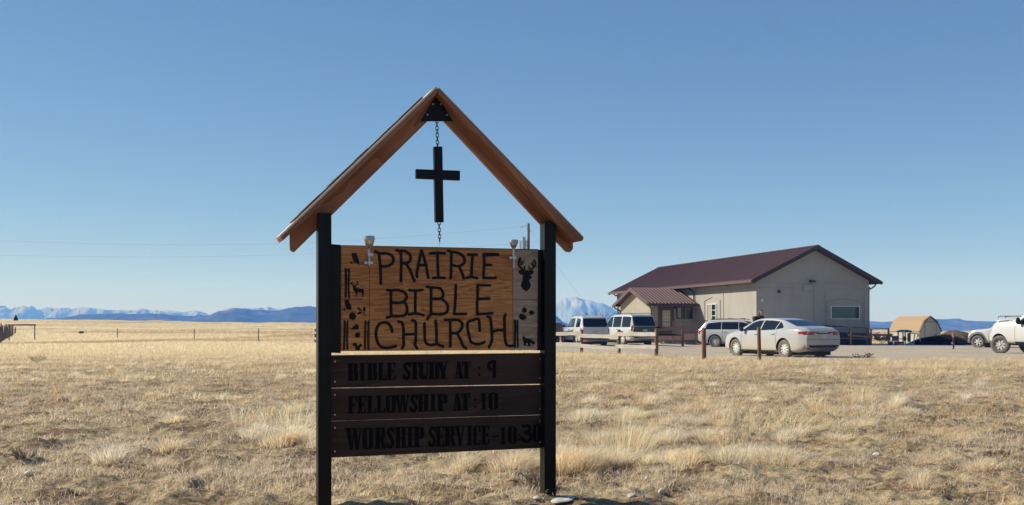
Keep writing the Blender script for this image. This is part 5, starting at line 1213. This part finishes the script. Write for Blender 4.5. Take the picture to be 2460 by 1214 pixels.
bm = bmesh.new(); tube(bm, [(.30, -.2, .84), (1.05, -.2, .80)], .035, 8); obj('swing_beam', bm, M['play_wood'], ps_)
bm = bmesh.new(); tube(bm, [(1.0, -.2, .82), (1.08, -.5, -.05)], .03, 8); tube(bm, [(1.0, -.2, .82), (1.02, .2, -.05)], .03, 8); tube(bm, [(.62, -.36, .84), (.34, -.62, .0)], .04, 8); obj('leg', bm, M['play_wood'], ps_)
x, y = wpos(2185, 72.5); bm = bmesh.new(); bmesh.ops.create_icosphere(bm, subdivisions=2, radius=1)
for v in bm.verts: v.co = Vector((v.co.x*.38, v.co.y*.3, max(v.co.z, -.2)*.17*(1.0 - .55*math.exp(-(v.co.x**2+v.co.y**2)*4))))
o = obj('toy_pool', bm, M['blue_plastic'], None, True); o.location = (x, y, gz(x, y)+.03); tag(o, 'light blue plastic toy tub on the ground by the climbing frame', 'toy')
def chair_toy(px, Y, label, m):
    x, y = wpos(px, Y); t = tag(empty('child_chair', (x, y, gz(x, y)), R(-25)), label, 'chair')
    obj('seat', bx(-.2, -.2, .24, .2, .2, .28), m, t); obj('backrest', bx(-.22, .16, .30, .22, .2, .66), m, t)
    for a in (-.18, .18):
        for b in (-.18, .18): obj('leg', bx(a-.02, b-.02, 0, a+.02, b+.02, .239), m, t)
chair_toy(2150, 73.0, 'small reddish wooden chair left of the climbing frame', M['redwood'])
x, y = wpos(2141, 72.2); bm = bmesh.new(); bmesh.ops.create_icosphere(bm, subdivisions=3, radius=.16); o = obj('toy_ball', bm, NT('two_tone_ball').set(Base_Color=(.10, .13, .26), Roughness=.4).m, None, True); o.location = (x, y, gz(x, y)+.15); tag(o, 'dark blue ball on the concrete left of the small chair', 'ball')
x, y = wpos(2160, 73.2); t = tag(empty('toy_wagon', (x, y, gz(x, y)), R(8)), 'low dark toy cart on the ground between chair and climbing frame', 'toy')
obj('tray', bx(-.30, -.16, .12, .30, .16, .26, bev=.02), M['trim'], t)
for a in (-.2, .2):
    for b in (-.19, .16): bm = bmesh.new(); lathe(bm, [(0, b), (.075, b), (.075, b+.03), (0, b+.03)], 'y', 12, (a, 0, .075)); obj('wheel', bm, M['black_plastic'], t)
# heap of dead weeds at the lot edge
x, y = ray_ground(2072, 861); bare_shrub('dead_weeds', (x, y, gz(x, y)), .34, 2.8, 'dark flattened heap of dead weeds where the gravel meets the grass', plain('dead_weed', (.045, .036, .03), .95), 31, (.03, M['deadleaf']), 40, 'weeds')
x, y = ray_ground(195, 803); bare_shrub('tumbleweed', (x, y, gz(x, y)), .5, 1.2, 'solitary dark weed clump out in the pale left prairie', M['juniper'], 37, (.06, M['juniper']), 14, 'weeds')

# ------------------------------------------------------------------ people
def skin_person(name, label, loc, rz, J, E, mats, zbands, sc=1.0):
    """J: joint -> (x,y,z,r); E: bone pairs; zbands assigns material slots by height"""
    root = tag(empty(name, loc, rz), label, 'person')
    ks = list(J); me = bpy.data.meshes.new('body'); me.from_pydata([tuple(c*sc for c in J[k][:3]) for k in ks], [(ks.index(a), ks.index(b)) for a, b in E], []); me.update()
    tmp = bpy.data.objects.new('tmp', me); COL.objects.link(tmp); sk = tmp.modifiers.new('s', 'SKIN'); sk.use_smooth_shade = True; sb = tmp.modifiers.new('u', 'SUBSURF'); sb.levels = 2; sb.render_levels = 2
    lay_ = me.skin_vertices[0].data
    for i, k in enumerate(ks): lay_[i].radius = (J[k][3]*sc, (J[k][4] if len(J[k]) > 4 else J[k][3])*sc); lay_[i].use_root = (k == 'pelvis')
    m2 = baked(tmp); drop(tmp); m2.name = 'body'; m2.materials.clear()
    for m_ in mats: m2.materials.append(m_)
    for p in m2.polygons: p.material_index = zbands(p.center / sc); p.use_smooth = True
    obj('body', m2, None, root); return root
M['skin'] = NT('skin').set(Base_Color=(.42, .24, .17), Roughness=.55).m
M['hair_brown'] = plain('brown_hair', (.11, .060, .032), .7, var=.35, scale=40)
M['jacket'] = plain('black_jacket', (.012, .013, .014), .85)
M['jeans'] = plain('blue_jeans', (.045, .075, .14), .9, var=.3, scale=30)
M['red_cap'] = plain('faded_red_knit', (.33, .085, .075), .85)
M['maroon'] = plain('dark_maroon_shirt', (.035, .016, .020), .9)
M['shoe'] = plain('dark_shoe', (.02, .018, .016), .8)
def arm(J, E, s, sh, el, wr, r):
    J[s+'sh'] = (*sh, r*1.15); J[s+'el'] = (*el, r*.85); J[s+'wr'] = (*wr, r*.62)
    d = (Vector(wr)-Vector(el)).normalized(); p = Vector(wr)+d*r*1.1; J[s+'palm'] = (*p, r*.62, r*.42); E += [('chest', s+'sh'), (s+'sh', s+'el'), (s+'el', s+'wr'), (s+'wr', s+'palm')]
    side = d.cross(Vector((0, 1, .2))).normalized()
    for k in range(4):
        q = p + d*r*1.1 + side*(k-1.5)*r*.34; e = q + d*r*(1.0-.18*abs(k-1.3)); J[f'{s}f{k}'] = (*q, r*.16); J[f'{s}t{k}'] = (*e, r*.13); E += [(s+'palm', f'{s}f{k}'), (f'{s}f{k}', f'{s}t{k}')]
    q = p + side*r*.9 + d*r*.35; J[s+'th'] = (*q, r*.18); E.append((s+'palm', s+'th'))
# adult leaning forward behind the sedan (local +x is the way she faces)
J = dict(pelvis=(0,0,.95,.15,.13), waist=(.03,0,1.10,.125,.115), chest=(.10,0,1.31,.175,.15), neck=(.20,0,1.47,.055), head0=(.26,0,1.53,.085,.08), head1=(.285,0,1.62,.095,.085), top=(.28,0,1.69,.06), nose=(.37,0,1.56,.02), chin=(.345,0,1.50,.03))
E = [('pelvis','waist'),('waist','chest'),('chest','neck'),('neck','head0'),('head0','head1'),('head1','top'),('head0','nose'),('head0','chin')]
for s, sg in (('l',1),('r',-1)):
    J[s+'hip'] = (0,sg*.10,.88,.105); J[s+'kn'] = (.02,sg*.11,.48,.068); J[s+'an'] = (-.02,sg*.11,.09,.045); J[s+'toe'] = (.14,sg*.12,.045,.042); E += [('pelvis',s+'hip'),(s+'hip',s+'kn'),(s+'kn',s+'an'),(s+'an',s+'toe')]
    arm(J, E, s, (.12,sg*.205,1.41), (.17,sg*.27,1.14), (.38,sg*.17,1.18), .066)
xw, yw = wpos(1818, 44.2)
pa = skin_person('person', 'adult with long brown hair in a black jacket leaning forward behind the sedan', (xw, yw, gz(xw, yw)), R(-62), J, E, [M['jacket'], M['jeans'], M['skin'], M['shoe']],
    lambda c: 2 if (c.z > 1.49 or (c.x > .37 and c.z < 1.25 and c.z > .9)) else 0 if c.z > .86 else 1 if c.z > .10 else 3, 1.11)
bm = bmesh.new(); bmesh.ops.create_icosphere(bm, subdivisions=3, radius=1)
for v in bm.verts:
    q = v.co.copy(); dn = max(0, -q.z); f = 1 - .9*max(0, q.x)*(1 if q.z < .55 else .2)
    v.co = Vector((.25 + q.x*.115*f - dn*.08, q.y*.105*(1+.25*dn), 1.605 + q.z*(.115 if q.z > 0 else .26)))
bmesh.ops.scale(bm, vec=(1.11, 1.11, 1.11), verts=bm.verts); obj('hair', bm, M['hair_brown'], pa, True)
# toddler standing on the gravel
J = dict(pelvis=(0,0,.40,.085,.075), belly=(.01,0,.48,.09,.08), chest=(0,0,.58,.085,.075), neck=(0,0,.665,.038), head0=(.01,0,.72,.068,.064), head1=(.005,0,.80,.078,.072), top=(0,0,.865,.05), nose=(.085,0,.745,.014), chin=(.06,0,.70,.024))
E = [('pelvis','belly'),('belly','chest'),('chest','neck'),('neck','head0'),('head0','head1'),('head1','top'),('head0','nose'),('head0','chin')]
for s, sg in (('l',1),('r',-1)):
    J[s+'hip'] = (0,sg*.05,.35,.062); J[s+'kn'] = (.015,sg*.06,.19,.045); J[s+'an'] = (-.005,sg*.06,.05,.034); J[s+'toe'] = (.07,sg*.065,.028,.03); E += [('pelvis',s+'hip'),(s+'hip',s+'kn'),(s+'kn',s+'an'),(s+'an',s+'toe')]
    arm(J, E, s, (0,sg*.105,.605), (-.01,sg*.145,.49), (.05,sg*.15,.40), .034)
xw, yw = wpos(2291, 57.5)
ch_ = skin_person('person', 'toddler in dark top, blue jeans and red cap standing alone on the gravel', (xw, yw, gz(xw, yw)), R(150), J, E, [M['maroon'], M['jeans'], M['skin'], M['shoe']],
    lambda c: 2 if (c.z > .672 or (abs(c.y) > .125 and c.z < .41)) else 0 if c.z > .40 else 1 if c.z > .06 else 3)
bm = bmesh.new(); bmesh.ops.create_icosphere(bm, subdivisions=3, radius=1)
for v in bm.verts: q = v.co; v.co = Vector((q.x*.088 + (.05 if q.x > .75 and q.z < .25 else 0), q.y*.083, .815 + (q.z if q.z > -.15 else -.15)*.085))
obj('cap', bm, M['red_cap'], ch_, True)

# ------------------------------------------------------------------ dry grass: real blades, thinner and denser near the camera
GP = NT('dry_grass'); at_ = GP.n('Attribute', attribute_name='tint')
df_ = GP.n('BsdfDiffuse'); tr_ = GP.n('BsdfTranslucent'); mx_ = GP.n('MixShader')
GP.put(df_.inputs['Color'], at_.outputs['Color']); GP.put(tr_.inputs['Color'], at_.outputs['Color']); mx_.inputs[0].default_value = .5
GP.t.links.new(df_.outputs[0], mx_.inputs[1]); GP.t.links.new(tr_.outputs[0], mx_.inputs[2]); GP.t.links.new(mx_.outputs[0], GP.out.inputs['Surface'])
PAL = np.array([(.62,.52,.33), (.66,.57,.36), (.58,.475,.28), (.70,.63,.46), (.50,.38,.23), (.56,.40,.20), (.64,.58,.48), (.36,.25,.16)])*1.45
class Blades:
    def __init__(s): s.P = []; s.C = []
    def add(s, x, y, z, h, w, lx, ly, curve, col):
        """blade from (x,y,z), height h, width w, lean vector (lx,ly) times h"""
        n = len(x); a = rng.uniform(0, 2*np.pi, n); sx, sy = np.cos(a)*w/2, np.sin(a)*w/2
        mx, my, mz = x + lx*h*.42, y + ly*h*.42, z + h*.55; tx, ty, tzz = x + lx*h*(1+curve), y + ly*h*(1+curve), z + h*(1 - .35*curve)
        p = np.empty((n, 5, 3)); z0 = z - .02
        p[:, 0] = np.stack([x-sx, y-sy, z0], 1); p[:, 1] = np.stack([x+sx, y+sy, z0], 1)
        p[:, 2] = np.stack([mx-sx*.8, my-sy*.8, mz], 1); p[:, 3] = np.stack([mx+sx*.8, my+sy*.8, mz], 1); p[:, 4] = np.stack([tx, ty, tzz], 1)
        s.P.append(p.astype(np.float32)); s.C.append(np.clip(col, 0, 1).astype(np.float32))
    def build(s, name, m):
        P = np.concatenate(s.P); C = np.concatenate(s.C); n = len(P)
        me = bpy.data.meshes.new(name); me.vertices.add(n*5); me.vertices.foreach_set('co', P.ravel())
        li = (np.arange(n)[:, None]*5 + np.array([0, 1, 3, 2, 2, 3, 4])).astype(np.int32); me.loops.add(n*7); me.loops.foreach_set('vertex_index', li.ravel())
        ls = (np.arange(n)[:, None]*7 + np.array([0, 4])).astype(np.int32); me.polygons.add(n*2); me.polygons.foreach_set('loop_start', ls.ravel())
        me.update(calc_edges=True)
        ca = me.color_attributes.new('tint', 'FLOAT_COLOR', 'POINT'); c4 = np.ones((n, 5, 4), np.float32); c4[:, :, :3] = C[:, None, :]; ca.data.foreach_set('color', c4.ravel())
        o = obj(name, me, m); print(name, n, 'blades'); return o
def view_pts(n, y0, y1, power=1.0, wide=.58):
    """points in the seen wedge, uniform in area for power=1"""
    u = rng.random(n); e = 3 - power if False else 2.0
    Y = (y0**e + u*(y1**e - y0**e))**(1/e); X = rng.uniform(-wide, wide, n)*Y; return X, Y
def thick(x, y):
    """0..1 how thickly the hay stands: bare soil near the road, deep tussock right of the sign, smooth hay beyond"""
    n = fbm(x*.35, y*.5, 71, 4)*.65 + fbm(x*1.3, y*1.6, 72, 3)*.35
    px = CX + F*x/y; py = HY + F*H/y
    base = np.interp(y, [6, 8, 10, 14, 20, 30, 45], [.14, .18, .32, .42, .52, .66, .76])
    right = sstep(1150, 1500, px)
    base = base + right*np.interp(y, [6, 8.2, 9, 11, 16, 24, 34], [-.02, -.02, .14, .26, .24, .16, .04]) * np.interp(px, [1340, 1900, 2460], [1.0, .8, .55])
    base = base - (1-right)*np.interp(px, [0, 500, 760], [.06, .06, -.06])*np.interp(y, [6, 20, 30], [1, 1, 0])
    lush = np.exp(-((px-720)/110)**2 - ((py-1035)/48)**2) + .9*np.exp(-((px-470)/150)**2 - ((py-1005)/22)**2) + .8*np.exp(-((px-1500)/260)**2 - ((py-1060)/60)**2) + .5*np.exp(-((px-1950)/200)**2 - ((py-1000)/50)**2)
    return np.clip(base + (n - .5)*2.3, 0, 1.3), lush
def keep_clear(x, y):
    """drop blades inside the lot"""
    return in_lot(x, y) < rng.random(len(x))*.55 + .02
def tint(n, x, y, lush, grey=0.0):
    hue = fbm(x*.6, y*.6, 91, 3); i = np.where(rng.random(n) < np.clip(.5 + (hue-.5)*2.2, .1, .9), rng.choice([0, 1, 2, 3], n), rng.choice([2, 4, 5, 6, 7], n))
    c = PAL[i]*rng.uniform(.82, 1.12, (n, 1)); yel = np.array([.97, .86, .60])
    c = c*np.array([1.0, .955, .97]); c = c*(1-np.clip(lush, 0, 1)[:, None]*.7) + yel*np.clip(lush, 0, 1)[:, None]*.7
    far = sstep(18, 40, y)[:, None]*.75; c = c*(1-far) + np.array([.93, .775, .52])*rng.uniform(.88, 1.1, (n, 1))*far
    if grey: c = c*(1-grey) + np.array([.80, .70, .58])*grey
    return c
BL = Blades()
# tussocks
for y0, y1, per, nb, wb_, sc_ in ((6.0, 12, 5.5, 80, .0034, 1.0), (12, 22, 3.2, 46, .0058, 1.05), (22, 44, 1.5, 30, .0095, 1.1)):
    area = .58*(y1**2 - y0**2); n = int(area*per); X, Y = view_pts(n, y0, y1); th, lu = thick(X, Y)
    k = (rng.random(n) < np.clip(th*1.15 - .12 + lu*.8, .03, 1)) & (in_lot(X, Y) < .2); X, Y, th, lu = X[k], Y[k], th[k], lu[k]; n = len(X)
    rad_ = rng.gamma(2.4, .042, n)*(1 + .9*lu)*sc_; hh = np.clip(rng.gamma(4, .028, n)*(.5 + .6*th + 1.5*lu), .035, .42)
    cnt = np.maximum(8, (nb*(rad_/.13)**1.15).astype(int)); cnt = np.minimum(cnt, nb*4); idx = np.repeat(np.arange(n), cnt); N = len(idx)
    a = rng.uniform(0, 2*np.pi, N); r = rad_[idx]*np.sqrt(rng.random(N)); x = X[idx] + r*np.cos(a); y = Y[idx] + r*np.sin(a)
    out = (r/rad_[idx]); ln_ = out*rng.uniform(.5, 1.9, N); wind = .15
    lx = np.cos(a)*ln_ + wind + rng.normal(0, .18, N); ly = np.sin(a)*ln_ + rng.normal(0, .18, N)
    h = hh[idx]*rng.uniform(.55, 1.15, N)*(1.1 - .35*out); base_c = tint(n, X, Y, lu)[idx]; c = base_c*rng.uniform(.85, 1.12, (N, 1))
    BL.add(x, y, tz(x, y), h, wb_*rng.uniform(.7, 1.3, N), lx, ly, rng.uniform(.0, .85, N), c)
# big separate tussocks, tall enough to shade their own feet
n = 900; X, Y = view_pts(n, 8.2, 44); th, lu = thick(X, Y); k = (in_lot(X, Y) < .1) & (rng.random(n) < np.clip(th + lu, .12, 1)); X, Y, lu = X[k], Y[k], lu[k]
ex = [ray_ground(px_, py_) for px_, py_ in ((700, 1062), (735, 1058), (668, 1072), (765, 1075), (405, 1082), (262, 1112), (620, 1050), (1110, 1128), (1230, 1120), (1345, 1122), (1385, 1118), (1430, 1112), (1475, 1118), (1560, 1112), (1610, 1108), (1660, 1115), (1745, 1108), (1800, 1112), (1870, 1108), (1360, 1072), (1440, 1062), (1520, 1052), (1600, 1060), (1700, 1062), (1400, 1010), (1450, 1000), (1520, 1003), (2010, 1058), (2150, 975), (2350, 1130), (2210, 1168))]
X = np.concatenate([X, [e[0] for e in ex]]); Y = np.concatenate([Y, [e[1] for e in ex]]); lu = np.concatenate([lu, np.full(len(ex), .8)]); n = len(X)
rad_ = rng.uniform(.06, .17, n)*(1 + .6*lu); hh = rng.uniform(.07, .17, n)*(1 + .35*lu); cnt = (np.interp(Y, [7, 12, 25, 44], [560, 400, 190, 100])*(rad_/.16)**1.4).astype(int); idx = np.repeat(np.arange(n), cnt); N = len(idx)
a = rng.uniform(0, 2*np.pi, N); q = rng.random(N)**.6; r = rad_[idx]*q*.75; x = X[idx] + r*np.cos(a); y = Y[idx] + r*np.sin(a); ln_ = q*rng.uniform(.4, 1.7, N)
c = (tint(n, X, Y, lu*.4)*.45 + np.array([.95, .88, .72])*.55)[idx]*rng.uniform(.85, 1.1, (N, 1)); wb_ = np.interp(Y, [7, 12, 25, 44], [.0034, .005, .008, .011])[idx]
BL.add(x, y, tz(x, y), hh[idx]*rng.uniform(.5, 1.15, N)*(1.1 - .4*q), wb_*rng.uniform(.7, 1.3, N), np.cos(a)*ln_ + .12 + rng.normal(0, .2, N), np.sin(a)*ln_ + rng.normal(0, .2, N), rng.uniform(0, .9, N), c)
# sparse upright and lodged blades between the tussocks
for y0, y1, per, wb_, hm in ((6.0, 12, 850, .0030, .036), (12, 22, 380, .0052, .055), (22, 48, 170, .0085, .085)):
    n = int(.58*(y1**2 - y0**2)*per); X, Y = view_pts(n, y0, y1); th, lu = thick(X, Y)
    k = (rng.random(n) < np.clip(th*1.0 + lu*.3, .05, 1)) & keep_clear(X, Y); X, Y, th, lu = X[k], Y[k], th[k], lu[k]; n = len(X)
    lean = rng.gamma(2.0, .8, n); a = rng.uniform(0, 2*np.pi, n)
    BL.add(X, Y, tz(X, Y), hm*rng.gamma(4, .25, n)*(.6 + .7*th), wb_*rng.uniform(.7, 1.3, n), np.cos(a)*lean + .15, np.sin(a)*lean, rng.uniform(0, .6, n), tint(n, X, Y, lu*.6))
# far clumps out over the prairie
n = 90000; u = rng.random(n); Y = 42*(260/42)**u; X = rng.uniform(-.58, .58, n)*Y; k = (in_lot(X, Y) < .15) & ~((X > wpos(1320, 1)[0]*Y) & (Y < 78)); X, Y = X[k], Y[k]
nz = fbm(X*.06, Y*.03, 81, 4); k = rng.random(len(X)) < np.clip((nz-.32)*3.2, .08, 1); X, Y = X[k], Y[k]; cnt = 5; n = len(X)
idx = np.repeat(np.arange(n), cnt); N = len(idx); sz = np.interp(Y, [42, 80, 260], [.15, .19, .30])[idx]
a = rng.uniform(0, 2*np.pi, N); x = X[idx] + np.cos(a)*sz*rng.uniform(0, 1.2, N); y = Y[idx] + np.sin(a)*sz*.5
wd = fbm(X*.05 + 9, Y*.02, 85, 3); c = np.where((wd > .57)[:, None], np.array([.58, .40, .24]), np.array([.91, .775, .53]))*rng.uniform(.8, 1.12, (n, 1))
BL.add(x, y, tz(x, y), sz*rng.uniform(.4, 1.1, N), sz*rng.uniform(.06, .14, N), np.cos(a)*.5 + .2, np.sin(a)*.5, rng.uniform(0, .4, N), c[idx])
tag(BL.build('dry_grass', GP.m), kind='stuff')
# straw litter lying on the soil
LT = Blades()
for y0, y1, per, L_, wb_ in ((6.0, 11, 1500, .06, .0034), (11, 20, 420, .09, .006)):
    n = int(.58*(y1**2 - y0**2)*per); X, Y = view_pts(n, y0, y1); th, lu = thick(X, Y); nn = fbm(X*1.1, Y*1.4, 75, 4)
    k = (rng.random(n) < np.clip(.10 + (nn-.42)*2.8, .03, 1)) & keep_clear(X, Y); X, Y, lu = X[k], Y[k], lu[k]; n = len(X)
    a = rng.uniform(0, 2*np.pi, n); hgt = rng.gamma(1.5, .011, n) + .004; L = L_*rng.gamma(4, .25, n); q = L/hgt
    LT.add(X, Y, tz(X, Y) + .024, hgt, wb_*rng.uniform(.7, 1.4, n), np.cos(a)*q, np.sin(a)*q, rng.uniform(-.1, .3, n), tint(n, X, Y, lu*.2, .55))
tag(LT.build('straw_litter', GP.m), kind='stuff')
# dark twiggy weeds in the foreground
M['weed'] = plain('brown_weed_stalk', (.30, .215, .17), .95, var=.3)
for i, (px, py, h, sp_, lab) in enumerate(((60, 1098, .18, 1.3, 'purple brown twiggy weed at the left edge of the foreground'), (1487, 1132, .16, .8, 'small reddish dry weed below the thick hay right of the sign'), (90, 872, .5, 1.2, 'wide greyish weed patch at the left edge, below the pipe brace'), (1290, 1165, .18, .8, 'short dry weed beside the right sign post'))):
    x, y = ray_ground(px, py); bare_shrub('dry_weed', (x, y, gz(x, y)), h, sp_, lab, M['weed'], 50 + i, None, 16, 'weeds')
